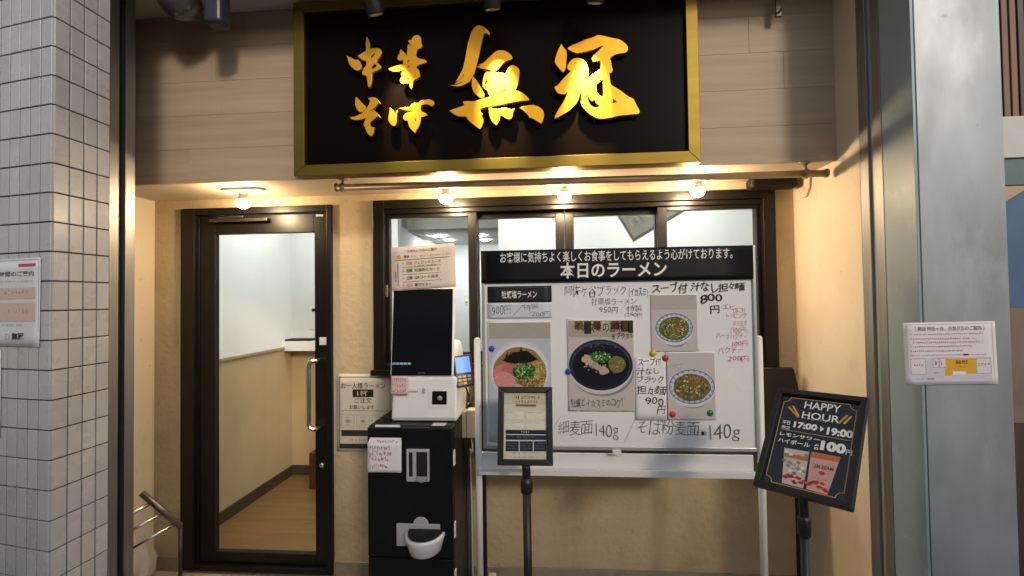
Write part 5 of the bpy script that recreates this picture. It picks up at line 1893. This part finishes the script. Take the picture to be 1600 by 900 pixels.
for bx in ((-0.1278, -0.0801, -0.0545, -0.0078), (-0.0396, -0.0794, 0.0333, -0.0072), (0.0482, -0.0787, 0.1207, -0.0067)):
    p.frame(*bx, .0015, '#7d7662', 3)
    p.tiny(bx[0] + .018, bx[3] - .018, bx[2] - .018, bx[3] - .010, dk, 3, dens=1)
    p.tiny(bx[0] + .014, bx[1] + .012, bx[2] - .014, bx[1] + .02, '#6a6352', 3)
    p.ell((bx[0] + bx[2]) / 2, (bx[1] + bx[3]) / 2, .014, .009, '#8d866f', 3, 16)
p.rect(-0.1301, -0.128, 0.1405, -0.0938, '#2e2820', 3)
p.tiny(-0.0871, -0.1551, 0.0809, -0.1443, '#6a6352', 3)
p.rect(-0.1399, -0.1947, 0.151, -0.1713, '#2e2820', 3.4)
p.build('print', M['ink'], fpz, s)

# notices on the tiled pillar and on the painted pillar
fl_ = ((-1.6655, -1.142, 1.56), (0.98481, -0.17365, 0.0), (0.0, 0.0, 1.0))
fl_ = (tuple(Vector(fl_[0]) + Vector(fl_[1]).cross(Vector(fl_[2])) * .006), fl_[1], fl_[2])
x0, y0, x1, y1 = -0.245, -0.1432, -0.0374, 0.1588
s = sheet('pillar_notice', fl_, x1 - .30, y0, x1, y1, M['laminate'], curl=.002)
tag(s, 'laminated opening hours notice with red tag on the tiled pillar', 'notice')
p = Print()
p.frame(x1 - .294, y0 + .006, x1 - .006, y1 - .006, .0015, '#8d9094', 5)
p.rect(-0.1419, 0.13, -0.0601, 0.1399, '#b5465a', 5)
p.text('営業時間のご案内', x1 - .255, (-0.1508, 0.0973)[1], (-0.0673, 0.0953)[0], (-0.1511, 0.115)[1], '#55555a', 5, .012)
p.tiny(x1 - .25, (-0.1506, 0.0775)[1], (-0.0732, 0.078)[0], (-0.1506, 0.083)[1], '#8a8a8e', 5)
for (a0, a1, a2, a3) in ((-0.2454, 0.0204, -0.0819, 0.0579), (-0.2445, -0.0567, -0.075, 0.0071)):
    p.rect(x1 - .26, a1, x1 - .022, a3, '#c4aca0', 5)
    p.tiny(x1 - .24, (a1 + a3) / 2 - .006, x1 - .05, (a1 + a3) / 2 + .012, '#b98a78', 5.5)
p.tiny(x1 - .2, (-0.1486, -0.0721)[1], x1 - .08, (-0.1487, -0.0655)[1], '#77777c', 5)
p.text('無冠', (-0.1731, -0.1183)[0], (-0.1479, -0.1203)[1], (-0.1138, -0.1178)[0], (-0.1483, -0.0951)[1], '#2c2c30', 5, .03)
p.frame((-0.2032, -0.1164)[0], (-0.2047, -0.1186)[1], (-0.1844, -0.0986)[0], (-0.1859, -0.1008)[1], .0012, '#66666a', 5)
p.build('print', M['ink'], fl_, s)
x0, y0, x1, y1 = -0.2403, -0.4591, -0.2259, -0.1544
s = sheet('lower_pillar_notice', fl_, x1 - .30, y0, x1, y1, M['laminate'], curl=.001)
tag(s, 'white notice cut by the left edge below the opening hours notice', 'notice')

fr_r = ((1.40597, -0.826, 1.34476), (1.0, 0.0, 0.0), (0.0, 0.0, 1.0))
a_ = math.cos(.012), math.sin(.012)
fr_r = (fr_r[0], (a_[0], 0, a_[1]), (-a_[1], 0, a_[0]))
s = sheet('queue_notice', fr_r, -0.1524, -0.1097, 0.1502, 0.11, mat('pinkish_paper', (.76, .70, .70), .7, var=.02), curl=.002)
tag(s, 'white landscape notice with yellow map taped to the grey painted pillar', 'notice')
p = Print()
gr = '#5c5258'
p.frame(-0.1428, -0.1041, 0.1398, 0.1033, .0012, '#b9a9b0', 5)
p.text('［ 無冠 阿佐ヶ谷、お並び方のご案内 ］', -0.1135, 0.0797, 0.1136, 0.0954, gr, 5, .004)
for q in ((-0.129, 0.0652, 0.1109, 0.0708), (-0.1295, 0.0484, 0.0875, 0.0551), (-0.1214, 0.0359, 0.11, 0.0427), (-0.1303, 0.0215, 0.072, 0.0282), (-0.1308, 0.0058, 0.0401, 0.0126), (-0.1312, -0.0078, 0.1168, -0.0033)):
    p.tiny(*q, '#97777f', 5, dens=.95)
p.rect(0.0418, -0.008, 0.0585, -0.0025, '#3a2c34', 5.5)
p.rect(-0.1402, -0.0985, 0.1317, -0.0134, '#c9c6d4', 4.9)
p.rect(-0.1335, -0.0727, -0.0837, -0.0176, '#ddd2d4', 5.2)
p.frame(-0.1335, -0.0727, -0.0837, -0.0176, .0012, '#77707a', 5.5)
p.tiny(-0.1238, -0.0446, -0.092, -0.0356, gr, 5.6, dens=1)
p.rect(-0.06, -0.0492, -0.0168, -0.0178, '#ddd2d4', 5.2)
p.frame(-0.06, -0.0492, -0.0389, -0.0178, .0012, '#77707a', 5.5)
p.frame(-0.0389, -0.0492, -0.0168, -0.0178, .0012, '#77707a', 5.5)
p.tiny(-0.0559, -0.0425, -0.0432, -0.0267, gr, 5.6, dens=1)
p.tiny(-0.0347, -0.0392, -0.02, -0.0279, gr, 5.6, dens=1)
p.rect(-0.0161, -0.0717, 0.0812, -0.0181, '#dba512', 5.3)
p.rect(-0.0221, -0.0784, -0.0, -0.0538, '#dba512', 5.25)
p.text('無冠', 0.0137, -0.0382, 0.0545, -0.0237, '#6a4a10', 5.8, .02)
p.tiny(0.0132, -0.0505, 0.0551, -0.0427, '#b07a20', 5.8)
p.rect(0.0041, -0.074, 0.047, -0.0628, '#e6e0e0', 5.5)
p.rect(0.0822, -0.0718, 0.13, -0.0183, '#ddd2d4', 5.2)
p.frame(0.0822, -0.0718, 0.13, -0.0183, .0012, '#77707a', 5.5)
p.tiny(0.0866, -0.0451, 0.1261, -0.0339, gr, 5.6, dens=1)
p.tiny(-0.0569, -0.0716, -0.0379, -0.0649, gr, 5.6, dens=1)
p.text('アーケード商店街', -0.1126, -0.0929, -0.0576, -0.0851, gr, 5.6, .01)
p.build('print', M['ink'], fr_r, s)

# ------------------------------------------------------------------ chrome rack and bag at the lower left
rk = thing('chrome_rack', (-1.95, -.3, 0), 'chrome wire rack with a sloping top left of the door', 'rack')
A = Vector((-2.1238, -0.3, 0.5738))
B = Vector((-1.975, -0.22, 0.3672))
off = Vector((-.16, -.16, -.085))
b = MB()
b.tube([tuple(A), tuple(B)], .016, 10)
b.build('rail', mat('rack_rail', (.22, .17, .15), .35, metal=.7), rk)
b = MB()
b.tube([tuple(A + off), tuple(B + off)], .012, 10)
b.build('rail', mat('rack_rail_lower', (.22, .17, .15), .35, metal=.7), rk)
for t in (.28, .58, .90):
    b = MB()
    q = A.lerp(B, t)
    b.tube([tuple(q), tuple(q + off)], .008, 10)
    b.build('rung', M['chrome'], rk)
for q in (B, B + off, A + off):
    b = MB()
    b.tube([(q.x, q.y, q.z - .005), (q.x, q.y, 0)], .010, 10)
    b.build('leg', mat('rack_leg', (.05, .03, .025), .4, metal=.4), rk)

bm = bmesh.new()
bmesh.ops.create_icosphere(bm, subdivisions=4, radius=1)
for v in bm.verts:
    x, y, z = v.co
    k = 1 + .10 * math.sin(5 * x + 3 * z) + .08 * math.sin(7 * y - 4 * z + 1) - .07 * abs(math.sin(9 * x + 6 * y + 4 * z)) - .05 * abs(math.sin(15 * y - 11 * x + 3 * z))
    s = .085 if z < 0 else .085 - .062 * z
    v.co = (x * s * k * (1 + .25 * max(0, -z)), y * .09 * k, z * .13 * (1 + .1 * k))
for f in bm.faces:
    f.smooth = True
me = bpy.data.meshes.new('plastic_bag')
bm.to_mesh(me)
bm.free()
me.materials.append(M['bag'])
q = (-2.2914, -0.09, 0.0814)
o = link('plastic_bag', me, None, Matrix.Translation((q[0] - .03, -.12, .118)))
tag(o, 'crumpled pale plastic bag on the floor behind the chrome rack', 'bag')
